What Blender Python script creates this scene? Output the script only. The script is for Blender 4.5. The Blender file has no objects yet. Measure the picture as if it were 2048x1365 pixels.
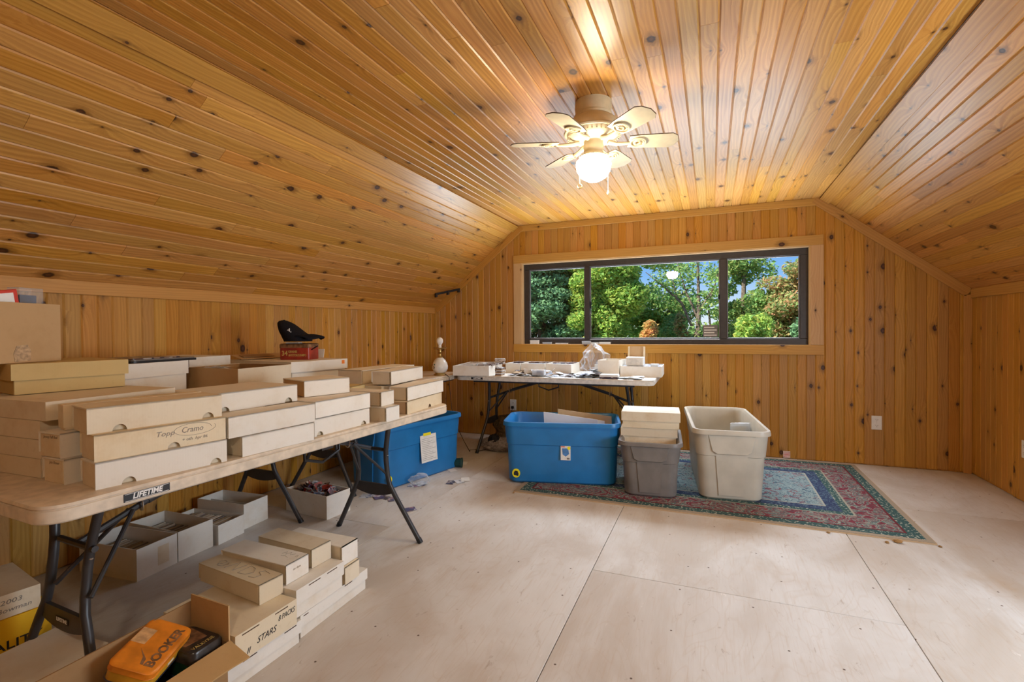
import bpy, bmesh, math, random
import numpy as np
from mathutils import Matrix, Vector
rnd = random.Random(7)
PI = math.pi
S = bpy.context.scene
COL = S.collection

# ------------------------------------------------------------------ camera
CAM_H, F_PX, YAW, PITCH, ROLL, CY = 1.15, 983.34, .3865, -.0127, -.0078, 673.6
f0 = Vector((-math.sin(YAW), math.cos(YAW), 0)); r0 = Vector((math.cos(YAW), math.sin(YAW), 0)); u0 = Vector((0, 0, 1))
f1 = f0*math.cos(PITCH)+u0*math.sin(PITCH); u1 = u0*math.cos(PITCH)-f0*math.sin(PITCH)
r2 = r0*math.cos(ROLL)+u1*math.sin(ROLL); u2 = u1*math.cos(ROLL)-r0*math.sin(ROLL)
cd = bpy.data.cameras.new('camera'); cam = bpy.data.objects.new('camera', cd); COL.objects.link(cam)
cd.sensor_width = 36; cd.lens = 36*F_PX/2048; cd.shift_y = -(682.5-CY)/2048
cd.clip_start = .02; cd.clip_end = 300
M = Matrix((( r2.x, u2.x, -f1.x, 0), (r2.y, u2.y, -f1.y, 0), (r2.z, u2.z, -f1.z, CAM_H), (0, 0, 0, 1)))
cam.matrix_world = M
S.camera = cam

# ------------------------------------------------------------------ exposure, sky, sun, daylight
vs = S.view_settings
vs.view_transform = 'Standard'; vs.look = 'None'; vs.gamma = 1; vs.use_curve_mapping = False
vs.exposure = -0.08
W = bpy.data.worlds.new('sky'); S.world = W; W.use_nodes = True
wt = W.node_tree; wt.nodes.clear()
wo = wt.nodes.new('ShaderNodeOutputWorld'); wb = wt.nodes.new('ShaderNodeBackground')
tc = wt.nodes.new('ShaderNodeTexCoord'); sx = wt.nodes.new('ShaderNodeSeparateXYZ'); cr = wt.nodes.new('ShaderNodeValToRGB')
wt.links.new(tc.outputs['Generated'], sx.inputs[0]); wt.links.new(sx.outputs[2], cr.inputs[0])
wt.links.new(cr.outputs[0], wb.inputs[0]); wt.links.new(wb.outputs[0], wo.inputs[0])
el = cr.color_ramp.elements
el[0].position = 0; el[0].color = (.86, .92, 1, 1); el[1].position = 1; el[1].color = (.10, .30, .80, 1)
for p, c in ((.045, (.62, .78, .98)), (.10, (.26, .52, .95)), (.16, (.15, .40, .90))):
    e = el.new(p); e.color = (*c, 1)
wb.inputs[1].default_value = 1.15

def sun_lamp(name, direction, energy, color, angle):
    l = bpy.data.lights.new(name, 'SUN'); l.energy = energy; l.color = color; l.angle = angle
    o = bpy.data.objects.new(name, l); COL.objects.link(o)
    o.rotation_euler = Vector(direction).to_track_quat('-Z', 'Y').to_euler(); o.location = (-8, 6, 12)
    return o
sun_lamp('sun', (.55, .50, -.62), 10.5, (1, .96, .88), math.radians(1.0))

def daylight(name, loc, direction, sx_, sy_, power, color, spread):
    l = bpy.data.lights.new(name, 'AREA'); l.shape = 'RECTANGLE'; l.size = sx_; l.size_y = sy_
    l.energy = power; l.color = color; l.spread = math.radians(spread)
    o = bpy.data.objects.new(name, l); COL.objects.link(o)
    o.location = loc; o.rotation_euler = Vector(direction).to_track_quat('-Z', 'Y').to_euler()
    return o
# sky light falling in through the gable window and ground-bounced light rising through it
daylight('window_skylight', (-.54, 4.86, 1.62), (0, -.5, -.87), 2.5, .42, 30, (.74, .87, 1), 96)
daylight('window_groundlight', (-.54, 4.86, 1.25), (0, -.5, .87), 2.5, .42, 30, (.76, .88, 1), 100)
# daylight of the low side window in the right knee wall, beside the camera
daylight('side_window_daylight', (1.845, 1.75, .93), (-1, .12, -.02), 1.5, .78, 52, (.78, .89, 1), 170)

# ------------------------------------------------------------------ node helpers
class NT:
    def __init__(s, name):
        s.m = bpy.data.materials.new(name); s.m.use_nodes = True; s.t = s.m.node_tree; s.t.nodes.clear()
        s.out = s.t.nodes.new('ShaderNodeOutputMaterial')
    def n(s, typ, **kw):
        nd = s.t.nodes.new('ShaderNode'+typ)
        for k, v in kw.items(): setattr(nd, k, v)
        return nd
    def put(s, sock, v):
        if v is None: return
        if isinstance(v, bpy.types.NodeSocket): s.t.links.new(v, sock)
        elif isinstance(v, (tuple, list)):
            if len(sock.default_value) == 4 and len(v) == 3: v = (*v, 1)
            sock.default_value = v
        else: sock.default_value = v
    def math(s, op, a, b=None, c=None, clamp=False):
        nd = s.n('Math', operation=op, use_clamp=clamp)
        for i, v in enumerate((a, b, c)): s.put(nd.inputs[i], v)
        return nd.outputs[0]
    def comb(s, x=0, y=0, z=0):
        nd = s.n('CombineXYZ')
        for i, v in enumerate((x, y, z)): s.put(nd.inputs[i], v)
        return nd.outputs[0]
    def sep(s, v):
        nd = s.n('SeparateXYZ'); s.put(nd.inputs[0], v); return nd.outputs
    def mix(s, f, a, b, mode='MIX'):
        nd = s.n('Mix', data_type='RGBA', blend_type=mode)
        s.put(nd.inputs[0], f); s.put(nd.inputs[6], a); s.put(nd.inputs[7], b); return nd.outputs[2]
    def noise(s, v, scale, detail=3, rough=.5, dist=0, dim='3D'):
        nd = s.n('TexNoise', noise_dimensions=dim)
        s.put(nd.inputs['Vector'], v); s.put(nd.inputs['Scale'], scale); nd.inputs['Detail'].default_value = detail
        nd.inputs['Roughness'].default_value = rough; nd.inputs['Distortion'].default_value = dist
        return nd.outputs['Fac']
    def ramp(s, f, stops, interp='LINEAR'):
        nd = s.n('ValToRGB'); s.put(nd.inputs[0], f); e = nd.color_ramp.elements; nd.color_ramp.interpolation = interp
        e[0].position = stops[0][0]; e[0].color = (*stops[0][1], 1); e[1].position = stops[-1][0]; e[1].color = (*stops[-1][1], 1)
        for p, c in stops[1:-1]:
            k = e.new(p); k.color = (*c, 1)
        return nd.outputs[0]
    def step(s, x, a, b):
        nd = s.n('MapRange', interpolation_type='SMOOTHSTEP')
        s.put(nd.inputs[0], x); s.put(nd.inputs[1], a); s.put(nd.inputs[2], b); nd.inputs[3].default_value = 0; nd.inputs[4].default_value = 1
        return nd.outputs[0]
    def obj(s): return s.n('TexCoord').outputs['Object']
    def pos(s): return s.n('NewGeometry').outputs['Position']
    def rand(s): return s.n('ObjectInfo').outputs['Random']
    def bsdf(s, color, rough=.5, spec=.5, metal=0, bump=None, bstr=.3, bdist=.002, **kw):
        b = s.n('BsdfPrincipled'); s.put(b.inputs['Base Color'], color); s.put(b.inputs['Roughness'], rough)
        s.put(b.inputs['Specular IOR Level'], spec); s.put(b.inputs['Metallic'], metal)
        for k, v in kw.items(): s.put(b.inputs[k.replace('_', ' ')], v)
        if bump is not None:
            bp = s.n('Bump'); bp.inputs['Strength'].default_value = bstr; bp.inputs['Distance'].default_value = bdist
            s.put(bp.inputs['Height'], bump); s.t.links.new(bp.outputs[0], b.inputs['Normal'])
        s.t.links.new(b.outputs[0], s.out.inputs[0]); return s.m

def plain(name, color, rough=.5, spec=.4, metal=0, var=.12, scale=30, **kw):
    t = NT(name); nz = t.noise(t.obj(), scale, 4)
    c = t.mix(t.step(nz, .3, .7), tuple(x*(1-var) for x in color), tuple(min(1, x*(1+var)) for x in color))
    return t.bsdf(c, rough, spec, metal, **kw)

def pine(name, light, dark, knot=(.045, .016, .006), rough=.36, spec=.5, vary=.30, sat=1.0, knots=.5, coat=0):
    t = NT(name); x, y, z = t.sep(t.obj()); r = t.rand()
    off = t.math('MULTIPLY', r, 61.7)
    X = t.math('ADD', x, off); Y = t.math('ADD', y, t.math('MULTIPLY', off, 2.3))
    KX, KY = 10.0, 3.4
    vc = t.comb(t.math('MULTIPLY', X, KX), t.math('MULTIPLY', Y, KY))
    vo = t.n('TexVoronoi', voronoi_dimensions='2D', feature='F1'); t.put(vo.inputs['Vector'], vc); vo.inputs['Scale'].default_value = 1
    px, py, pz = t.sep(vo.outputs['Position']); cx, cy, cz = t.sep(vc)
    dx = t.math('DIVIDE', t.math('SUBTRACT', cx, px), KX); dy = t.math('DIVIDE', t.math('SUBTRACT', cy, py), KY*1.35)
    crgb = t.n('SeparateColor'); t.put(crgb.inputs[0], vo.outputs['Color'])
    rad = t.math('MULTIPLY_ADD', t.math('POWER', crgb.outputs[0], 2.6), .018, .0035)
    has = t.math('GREATER_THAN', crgb.outputs[1], knots)
    wob = t.math('MULTIPLY_ADD', t.noise(t.comb(X, Y), 90, 2), .5, .75)
    d = t.math('MULTIPLY', t.math('SQRT', t.math('ADD', t.math('MULTIPLY', dx, dx), t.math('MULTIPLY', dy, dy))), wob)
    dn = t.math('DIVIDE', d, rad)
    core = t.math('MULTIPLY', t.math('SUBTRACT', 1, t.step(dn, .65, 1.1)), has)
    ring = t.math('MULTIPLY', t.math('SUBTRACT', 1, t.step(dn, 1.0, 2.6)), has)
    tail = t.math('MULTIPLY', has, t.math('MULTIPLY', t.math('SUBTRACT', 1, t.step(t.math('ABSOLUTE', dx), 0, .010)), t.math('SUBTRACT', 1, t.step(t.math('ABSOLUTE', dy), .0, .07))))
    infl = t.math('MULTIPLY', has, t.math('POWER', 2.718, t.math('MULTIPLY', d, -34.0)))
    low = t.noise(t.comb(t.math('MULTIPLY', X, 9), t.math('MULTIPLY', Y, 1.1)), 1, 2)
    g = t.math('ADD', t.math('ADD', X, t.math('MULTIPLY', low, .075)), t.math('MULTIPLY', infl, .045))
    grain = t.noise(t.comb(t.math('MULTIPLY', g, 170), t.math('MULTIPLY', Y, 3.0)), 1, 3, .6)
    rings = t.math('MULTIPLY_ADD', t.math('SINE', t.math('MULTIPLY_ADD', g, 330, t.math('MULTIPLY', grain, 3))), .5, .5)
    fac = t.math('ADD', t.math('MULTIPLY', t.step(grain, .25, .75), .45), t.math('MULTIPLY', rings, .38))
    col = t.mix(fac, light, dark)
    blot = t.noise(t.comb(t.math('MULTIPLY', X, 5), t.math('MULTIPLY', Y, 1.6)), 1, 3)
    col = t.mix(t.math('MULTIPLY', t.step(blot, .55, .85), .45), col, dark)
    hs = t.n('HueSaturation'); r2_ = t.math('FRACT', t.math('MULTIPLY', r, 17.31))
    t.put(hs.inputs['Hue'], t.math('MULTIPLY_ADD', r2_, .012, .494)); t.put(hs.inputs['Saturation'], t.math('MULTIPLY_ADD', t.math('FRACT', t.math('MULTIPLY', r, 7.7)), .10, sat-.05))
    t.put(hs.inputs['Value'], t.math('MULTIPLY_ADD', r, vary, 1-vary*.55)); t.put(hs.inputs['Color'], col)
    col = t.mix(t.math('MULTIPLY', tail, .55), hs.outputs[0], tuple(c*.35 for c in dark))
    col = t.mix(t.math('MULTIPLY', ring, .6), col, tuple(c*.55 for c in dark))
    kc = t.mix(t.step(dn, .2, .6), tuple(c*2.4 for c in knot), knot)
    col = t.mix(core, col, kc)
    return t.bsdf(col, t.math('MULTIPLY_ADD', grain, .12, rough-.06), spec, bump=t.math('ADD', t.math('MULTIPLY', fac, .5), t.math('MULTIPLY', core, -.8)), bstr=.12, bdist=.003, Coat_Weight=coat, Coat_Roughness=.3)

MAT = {}
MAT['pine_ceiling'] = pine('pine_ceiling', (.68, .350, .080), (.42, .168, .024), rough=.38, spec=.55, coat=.14)
MAT['pine_wall'] = pine('pine_wall', (.58, .298, .060), (.41, .182, .027), rough=.46, spec=.35, vary=.24)
MAT['pine_trim'] = pine('pine_trim', (.62, .335, .078), (.48, .235, .046), rough=.45, spec=.35, vary=.16, knots=.8)
MAT['pine_pale'] = pine('pine_pale', (.66, .44, .23), (.55, .33, .145), rough=.5, spec=.3, vary=.1, knots=.7)

def plywood():
    t = NT('plywood'); p = t.pos(); x, y, z = t.sep(p); r = t.rand()
    o = t.math('MULTIPLY', r, 23.0)
    X = t.math('ADD', x, o); Yy = t.math('ADD', y, t.math('MULTIPLY', o, 1.7))
    big = t.noise(t.comb(t.math('MULTIPLY', X, 2.2), t.math('MULTIPLY', Yy, 1.0)), 1, 5, .6, .6)
    cat = t.noise(t.comb(t.math('MULTIPLY', X, 4.5), t.math('MULTIPLY', Yy, 1.5)), 1, 2, .5, 1.2)
    line = t.math('ABSOLUTE', t.math('SUBTRACT', t.math('FRACT', t.math('MULTIPLY', cat, 7)), .5))
    fib = t.noise(t.comb(t.math('MULTIPLY', X, 120), t.math('MULTIPLY', Yy, 5)), 1, 3, .65)
    col = t.mix(t.step(big, .32, .68), (.50, .435, .37), (.645, .62, .59))
    col = t.mix(t.math('MULTIPLY', t.math('SUBTRACT', 1, t.step(line, .0, .10)), .13), col, (.44, .31, .19))
    col = t.mix(t.math('MULTIPLY', t.step(fib, .50, .78), .40), col, (.48, .35, .24))
    sp = t.noise(p, 1.1, 5, .7); col = t.mix(t.math('MULTIPLY', t.step(sp, .54, .75), .5), col, (.45, .31, .19))
    scr = t.noise(t.comb(t.math('MULTIPLY', X, 26), t.math('MULTIPLY', Yy, 11), 3.1), 1, 6, .72, .8)
    col = t.mix(t.math('MULTIPLY', t.step(scr, .60, .72), .60), col, (.30, .21, .14))
    col = t.mix(t.math('MULTIPLY', t.math('SUBTRACT', 1, t.step(scr, .27, .34)), .5), col, (.80, .76, .72))
    vo = t.n('TexVoronoi', feature='F1', voronoi_dimensions='2D'); t.put(vo.inputs['Vector'], t.comb(X, Yy)); vo.inputs['Scale'].default_value = 3.1
    col = t.mix(t.math('SUBTRACT', 1, t.step(vo.outputs['Distance'], .009, .017)), col, (.10, .06, .035))
    return t.bsdf(col, .58, .28, bump=fib, bstr=.12, bdist=.001)
MAT['plywood'] = plywood()

def board(name, color, stain, rough=.75, streak=60, amt=.5):
    t = NT(name); o = t.obj(); x, y, z = t.sep(o); r = t.rand(); k = t.math('MULTIPLY', r, 31)
    p = t.n('VectorMath', operation='ADD'); t.put(p.inputs[0], o); t.put(p.inputs[1], t.comb(k, k, k))
    a = t.noise(p.outputs[0], 7, 5, .65); b = t.noise(p.outputs[0], 60, 3)
    col = t.mix(t.math('MULTIPLY', t.step(a, .45, .78), amt), color, stain)
    col = t.mix(t.math('MULTIPLY', t.step(b, .55, .85), .18), col, tuple(c*.72 for c in stain))
    hs = t.n('HueSaturation'); t.put(hs.inputs['Value'], t.math('MULTIPLY_ADD', r, .10, .94)); t.put(hs.inputs['Saturation'], t.math('MULTIPLY_ADD', t.math('FRACT', t.math('MULTIPLY', r, 9.1)), .25, .92)); t.put(hs.inputs['Color'], col)
    flute = t.math('SINE', t.math('MULTIPLY', t.math('ADD', x, y), 900))
    return t.bsdf(hs.outputs[0], rough, .25, bump=t.math('ADD', t.math('MULTIPLY', flute, .15), b), bstr=.12, bdist=.001)
MAT['white_card'] = board('white_card', (.80, .755, .68), (.66, .55, .41), amt=.5)
MAT['aged_card'] = board('aged_card', (.74, .64, .48), (.58, .42, .24), amt=.6)
MAT['kraft'] = board('kraft', (.52, .35, .19), (.42, .27, .13), amt=.5)
MAT['kraft_dark'] = board('kraft_dark', (.36, .215, .10), (.28, .16, .07), amt=.5)
MAT['kraft_yellow'] = board('kraft_yellow', (.62, .45, .19), (.52, .35, .13), amt=.5)
MAT['tape_tan'] = plain('tape_tan', (.44, .30, .17), .3, .5, var=.3, scale=90)
MAT['slot'] = plain('slot', (.10, .06, .035), .9, .1)
MAT['yellow_card'] = board('yellow_card', (.80, .47, .03), (.70, .38, .02), rough=.5, amt=.3)

MAT['table_plastic'] = plain('table_plastic', (.66, .56, .44), .5, .35, bump=None)
MAT['table_white'] = plain('table_white', (.72, .68, .62), .5, .35)
MAT['leg_metal'] = plain('leg_metal', (.035, .033, .035), .38, .5)
MAT['steel'] = plain('steel', (.55, .53, .50), .3, .5, 1.0)
MAT['brass'] = plain('brass', (.55, .38, .14), .3, .5, 1.0)
MAT['black_plastic'] = plain('black_plastic', (.012, .012, .014), .45, .4)
MAT['blue_plastic'] = plain('blue_plastic', (.018, .185, .48), .34, .45, var=.08, scale=8)
MAT['grey_plastic'] = plain('grey_plastic', (.185, .165, .150), .42, .4, var=.12, scale=9)
MAT['tan_plastic'] = plain('tan_plastic', (.50, .455, .375), .38, .4, var=.08, scale=8)
MAT['bronze_frame'] = plain('bronze_frame', (.045, .038, .036), .42, .45)
MAT['alu'] = plain('alu', (.30, .30, .31), .4, .5, .6)
MAT['cream'] = plain('cream', (.64, .53, .33), .45, .45, var=.05)
MAT['cream_worn'] = plain('cream_worn', (.62, .53, .36), .45, .45, var=.05)
MAT['brown_edge'] = plain('brown_edge', (.10, .055, .03), .6, .3)
MAT['outlet_white'] = plain('outlet_white', (.82, .80, .76), .4, .4, var=.03)
MAT['ink'] = plain('ink', (.03, .028, .03), .7, .2)
MAT['pencil'] = plain('pencil', (.27, .235, .20), .7, .2)
MAT['faint_pencil'] = plain('faint_pencil', (.33, .25, .17), .7, .2)
MAT['paper'] = plain('paper', (.78, .76, .72), .8, .2, var=.05)
MAT['white_print'] = plain('white_print', (.85, .84, .82), .6, .3, var=.03)
MAT['red_print'] = plain('red_print', (.62, .05, .03), .5, .4, var=.06)
MAT['orange_print'] = plain('orange_print', (.90, .25, .04), .55, .3, var=.04)
MAT['yellow_print'] = plain('yellow_print', (.85, .75, .02), .5, .3, var=.04)
MAT['blue_print'] = plain('blue_print', (.08, .22, .50), .5, .3, var=.2)
MAT['navy_print'] = plain('navy_print', (.04, .05, .10), .4, .4, var=.3)
MAT['green_print'] = plain('green_print', (.02, .10, .06), .35, .5, var=.3)
MAT['hat_cloth'] = plain('hat_cloth', (.010, .010, .014), .85, .15, var=.3, scale=300)
MAT['tin_red'] = plain('tin_red', (.34, .035, .018), .35, .5, var=.25, scale=25)
MAT['tin_orange'] = plain('tin_orange', (.68, .21, .015), .32, .5, var=.22, scale=18)
MAT['tin_yellow'] = plain('tin_yellow', (.72, .36, .03), .32, .5, var=.2, scale=20)
MAT['tin_dark'] = plain('tin_dark', (.03, .025, .022), .28, .5, .0, var=.4, scale=40)
MAT['tin_green'] = plain('tin_green', (.010, .05, .028), .28, .55, var=.4, scale=40)
MAT['wood_art'] = plain('wood_art', (.20, .10, .045), .5, .3, var=.5, scale=35)
MAT['skin_art'] = plain('skin_art', (.60, .34, .15), .5, .3, var=.2, scale=60)
MAT['ceramic'] = plain('ceramic', (.78, .76, .72), .18, .55, var=.05)
MAT['bulb_glass'] = plain('bulb_glass', (.92, .92, .90), .3, .4, var=.02)
MAT['cord_brown'] = plain('cord_brown', (.05, .03, .02), .6, .3)
MAT['pot_green'] = plain('pot_green', (.012, .055, .05), .4, .45, var=.2)
MAT['grey_cloth'] = plain('grey_cloth', (.30, .26, .24), .9, .1, var=.3, scale=60)
MAT['olive_cloth'] = plain('olive_cloth', (.13, .085, .04), .9, .1, var=.4, scale=40)
MAT['crumb'] = plain('crumb', (.35, .20, .08), .9, .1)
MAT['lawn'] = plain('lawn', (.12, .20, .05), .95, .1, var=.5, scale=3)
MAT['bark'] = plain('bark', (.16, .12, .09), .9, .1, var=.4, scale=20)
MAT['gold_print'] = plain('gold_print', (.55, .40, .12), .5, .3)

def cards_mat():
    t = NT('card_edges'); g = t.n('NewGeometry'); r = g.outputs['Random Per Island']
    c = t.ramp(r, [(0, (.70, .62, .50)), (.3, (.55, .42, .28)), (.5, (.42, .28, .16)), (.62, (.66, .62, .58)), (.8, (.30, .26, .24)), (1, (.62, .50, .36))], 'CONSTANT')
    return t.bsdf(c, .55, .3)
MAT['card_edges'] = cards_mat()
def card_face(name, stops):
    t = NT(name); o = t.obj(); r = t.rand(); v = t.n('TexVoronoi', voronoi_dimensions='3D', feature='F1')
    p = t.n('VectorMath', operation='ADD'); t.put(p.inputs[0], o); k = t.math('MULTIPLY', r, 9); t.put(p.inputs[1], t.comb(k, k, k))
    t.put(v.inputs['Vector'], p.outputs[0]); v.inputs['Scale'].default_value = 45
    sc = t.n('SeparateColor'); t.put(sc.inputs[0], v.outputs['Color'])
    c = t.ramp(sc.outputs[0], stops, 'CONSTANT'); return t.bsdf(c, .35, .5)
MAT['card_blue'] = card_face('card_blue', [(0, (.55, .60, .68)), (.35, (.10, .12, .20)), (.55, (.72, .74, .78)), (.8, (.22, .24, .36)), (1, (.05, .05, .08))])
MAT['card_grey'] = card_face('card_grey', [(0, (.68, .70, .72)), (.5, (.40, .41, .42)), (.7, (.80, .80, .80)), (.9, (.12, .11, .12)), (1, (.5, .4, .3))])
MAT['card_dark'] = card_face('card_dark', [(0, (.10, .06, .05)), (.4, (.30, .22, .18)), (.6, (.04, .03, .05)), (.8, (.45, .40, .38)), (1, (.2, .1, .05))])
MAT['card_purple'] = card_face('card_purple', [(0, (.16, .12, .22)), (.4, (.35, .20, .24)), (.6, (.10, .08, .14)), (.85, (.60, .56, .58)), (1, (.3, .06, .06))])

def glass_pane():
    t = NT('window_glass'); a = t.n('BsdfTransparent'); b = t.n('BsdfGlossy'); b.inputs['Roughness'].default_value = .02
    fr = t.n('Fresnel'); fr.inputs[0].default_value = 1.35; m = t.n('MixShader')
    t.t.links.new(fr.outputs[0], m.inputs[0]); t.t.links.new(a.outputs[0], m.inputs[1]); t.t.links.new(b.outputs[0], m.inputs[2]); t.t.links.new(m.outputs[0], t.out.inputs[0])
    a.inputs[0].default_value = (.96, .98, .97, 1); return t.m
MAT['window_glass'] = glass_pane()
def clear_plastic(name, tint, amt):
    t = NT(name); a = t.n('BsdfTransparent'); a.inputs[0].default_value = (*tint, 1); b = t.n('BsdfPrincipled')
    b.inputs['Base Color'].default_value = (.8, .82, .85, 1); b.inputs['Roughness'].default_value = .12; m = t.n('MixShader')
    lw = t.n('LayerWeight'); lw.inputs[0].default_value = .45; t.put(m.inputs[0], t.math('ADD', t.math('MULTIPLY', lw.outputs['Facing'], .5), amt, clamp=True))
    t.t.links.new(a.outputs[0], m.inputs[1]); t.t.links.new(b.outputs[0], m.inputs[2]); t.t.links.new(m.outputs[0], t.out.inputs[0]); return t.m
MAT['clear_plastic'] = clear_plastic('clear_plastic', (.95, .96, .97), .07)
MAT['cloudy_plastic'] = clear_plastic('cloudy_plastic', (.9, .93, .95), .45)

def globe(name, strength):
    t = NT(name); e = t.n('Emission'); e.inputs[0].default_value = (1, .85, .63, 1); e.inputs[1].default_value = strength
    t.t.links.new(e.outputs[0], t.out.inputs[0]); return t.m
LAMP = 85.0
MAT['lit_globe'] = globe('lit_globe', LAMP); MAT['lit_fill_dome'] = globe('lit_fill_dome', 300.0)

def leaves(name, cols, trans=.45):
    t = NT(name); g = t.n('NewGeometry'); r = g.outputs['Random Per Island']
    c = t.ramp(r, [(i/(len(cols)-1), k) for i, k in enumerate(cols)])
    d = t.n('BsdfDiffuse'); tr = t.n('BsdfTranslucent'); m = t.n('MixShader'); m.inputs[0].default_value = trans
    t.put(d.inputs[0], c); t.put(tr.inputs[0], c); t.t.links.new(d.outputs[0], m.inputs[1]); t.t.links.new(tr.outputs[0], m.inputs[2])
    t.t.links.new(m.outputs[0], t.out.inputs[0]); return t.m
MAT['leaf_conifer'] = leaves('leaf_conifer', [(0.102, 0.204, 0.102), (0.175, 0.32, 0.161), (0.262, 0.436, 0.204), (0.132, 0.247, 0.146)], .2)
MAT['leaf_bright'] = leaves('leaf_bright', [(0.262, 0.465, 0.102), (0.436, 0.639, 0.146), (0.639, 0.726, 0.161), (0.204, 0.407, 0.117), (0.61, 0.523, 0.117)])
MAT['leaf_green'] = leaves('leaf_green', [(0.175, 0.32, 0.102), (0.262, 0.465, 0.146), (0.378, 0.523, 0.175), (0.523, 0.552, 0.175)])
MAT['leaf_orange'] = leaves('leaf_orange', [(0.755, 0.378, 0.161), (0.828, 0.523, 0.175), (0.465, 0.465, 0.161), (0.871, 0.32, 0.146)])
MAT['leaf_mixed'] = leaves('leaf_mixed', [(0.233, 0.378, 0.146), (0.378, 0.494, 0.175), (0.61, 0.465, 0.204), (0.697, 0.349, 0.19), (0.32, 0.436, 0.175)])

def rug():
    t = NT('rug_pile'); x, y, z = t.sep(t.obj())      # object origin at the rug centre
    HX, HY = 1.20, .81
    dx = t.math('SUBTRACT', HX, t.math('ABSOLUTE', x)); dy = t.math('SUBTRACT', HY, t.math('ABSOLUTE', y))
    e = t.math('MINIMUM', dx, dy); p = t.comb(x, y, 0)
    w1 = t.noise(p, 10, 3, .6, 2.2, '2D'); w2 = t.noise(p, 34, 3, .6, 1.4, '2D'); fine = t.noise(p, 190, 2, .5, 0, '2D')
    field = t.ramp(w2, [(.30, (.03, .06, .11)), (.42, (.11, .20, .25)), (.50, (.38, .46, .45)), (.60, (.16, .27, .30)), (.72, (.46, .48, .42))])
    field = t.mix(t.math('MULTIPLY', t.step(w1, .60, .66), .8), field, (.26, .045, .075))
    band = t.ramp(w1, [(.34, (.20, .025, .05)), (.44, (.24, .035, .06)), (.49, (.40, .40, .33)), (.54, (.10, .20, .20)), (.62, (.22, .03, .05)), (.72, (.32, .36, .32))])
    band = t.mix(t.math('MULTIPLY', t.step(w2, .55, .62), .55), band, (.05, .11, .11))
    green = t.mix(t.step(t.noise(p, 60, 1, .5, 0, '2D'), .60, .66), (.035, .10, .10), (.42, .44, .36))
    navy = t.mix(t.step(w2, .52, .6), (.025, .045, .12), (.10, .17, .24))
    def sel(lo, a, b): return t.mix(t.math('GREATER_THAN', e, lo), a, b)
    c = sel(.030, (.40, .32, .23), green)
    c = sel(.095, c, (.16, .02, .03)); c = sel(.108, c, band); c = sel(.285, c, (.38, .36, .28)); c = sel(.297, c, green)
    c = sel(.345, c, navy); c = sel(.42, c, (.42, .42, .36)); c = sel(.432, c, field)
    c = t.mix(t.math('MULTIPLY', fine, .35), c, tuple([.12, .11, .10]))
    return t.bsdf(c, .95, .05, bump=fine, bstr=.5, bdist=.003)
MAT['rug_pile'] = rug()

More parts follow.
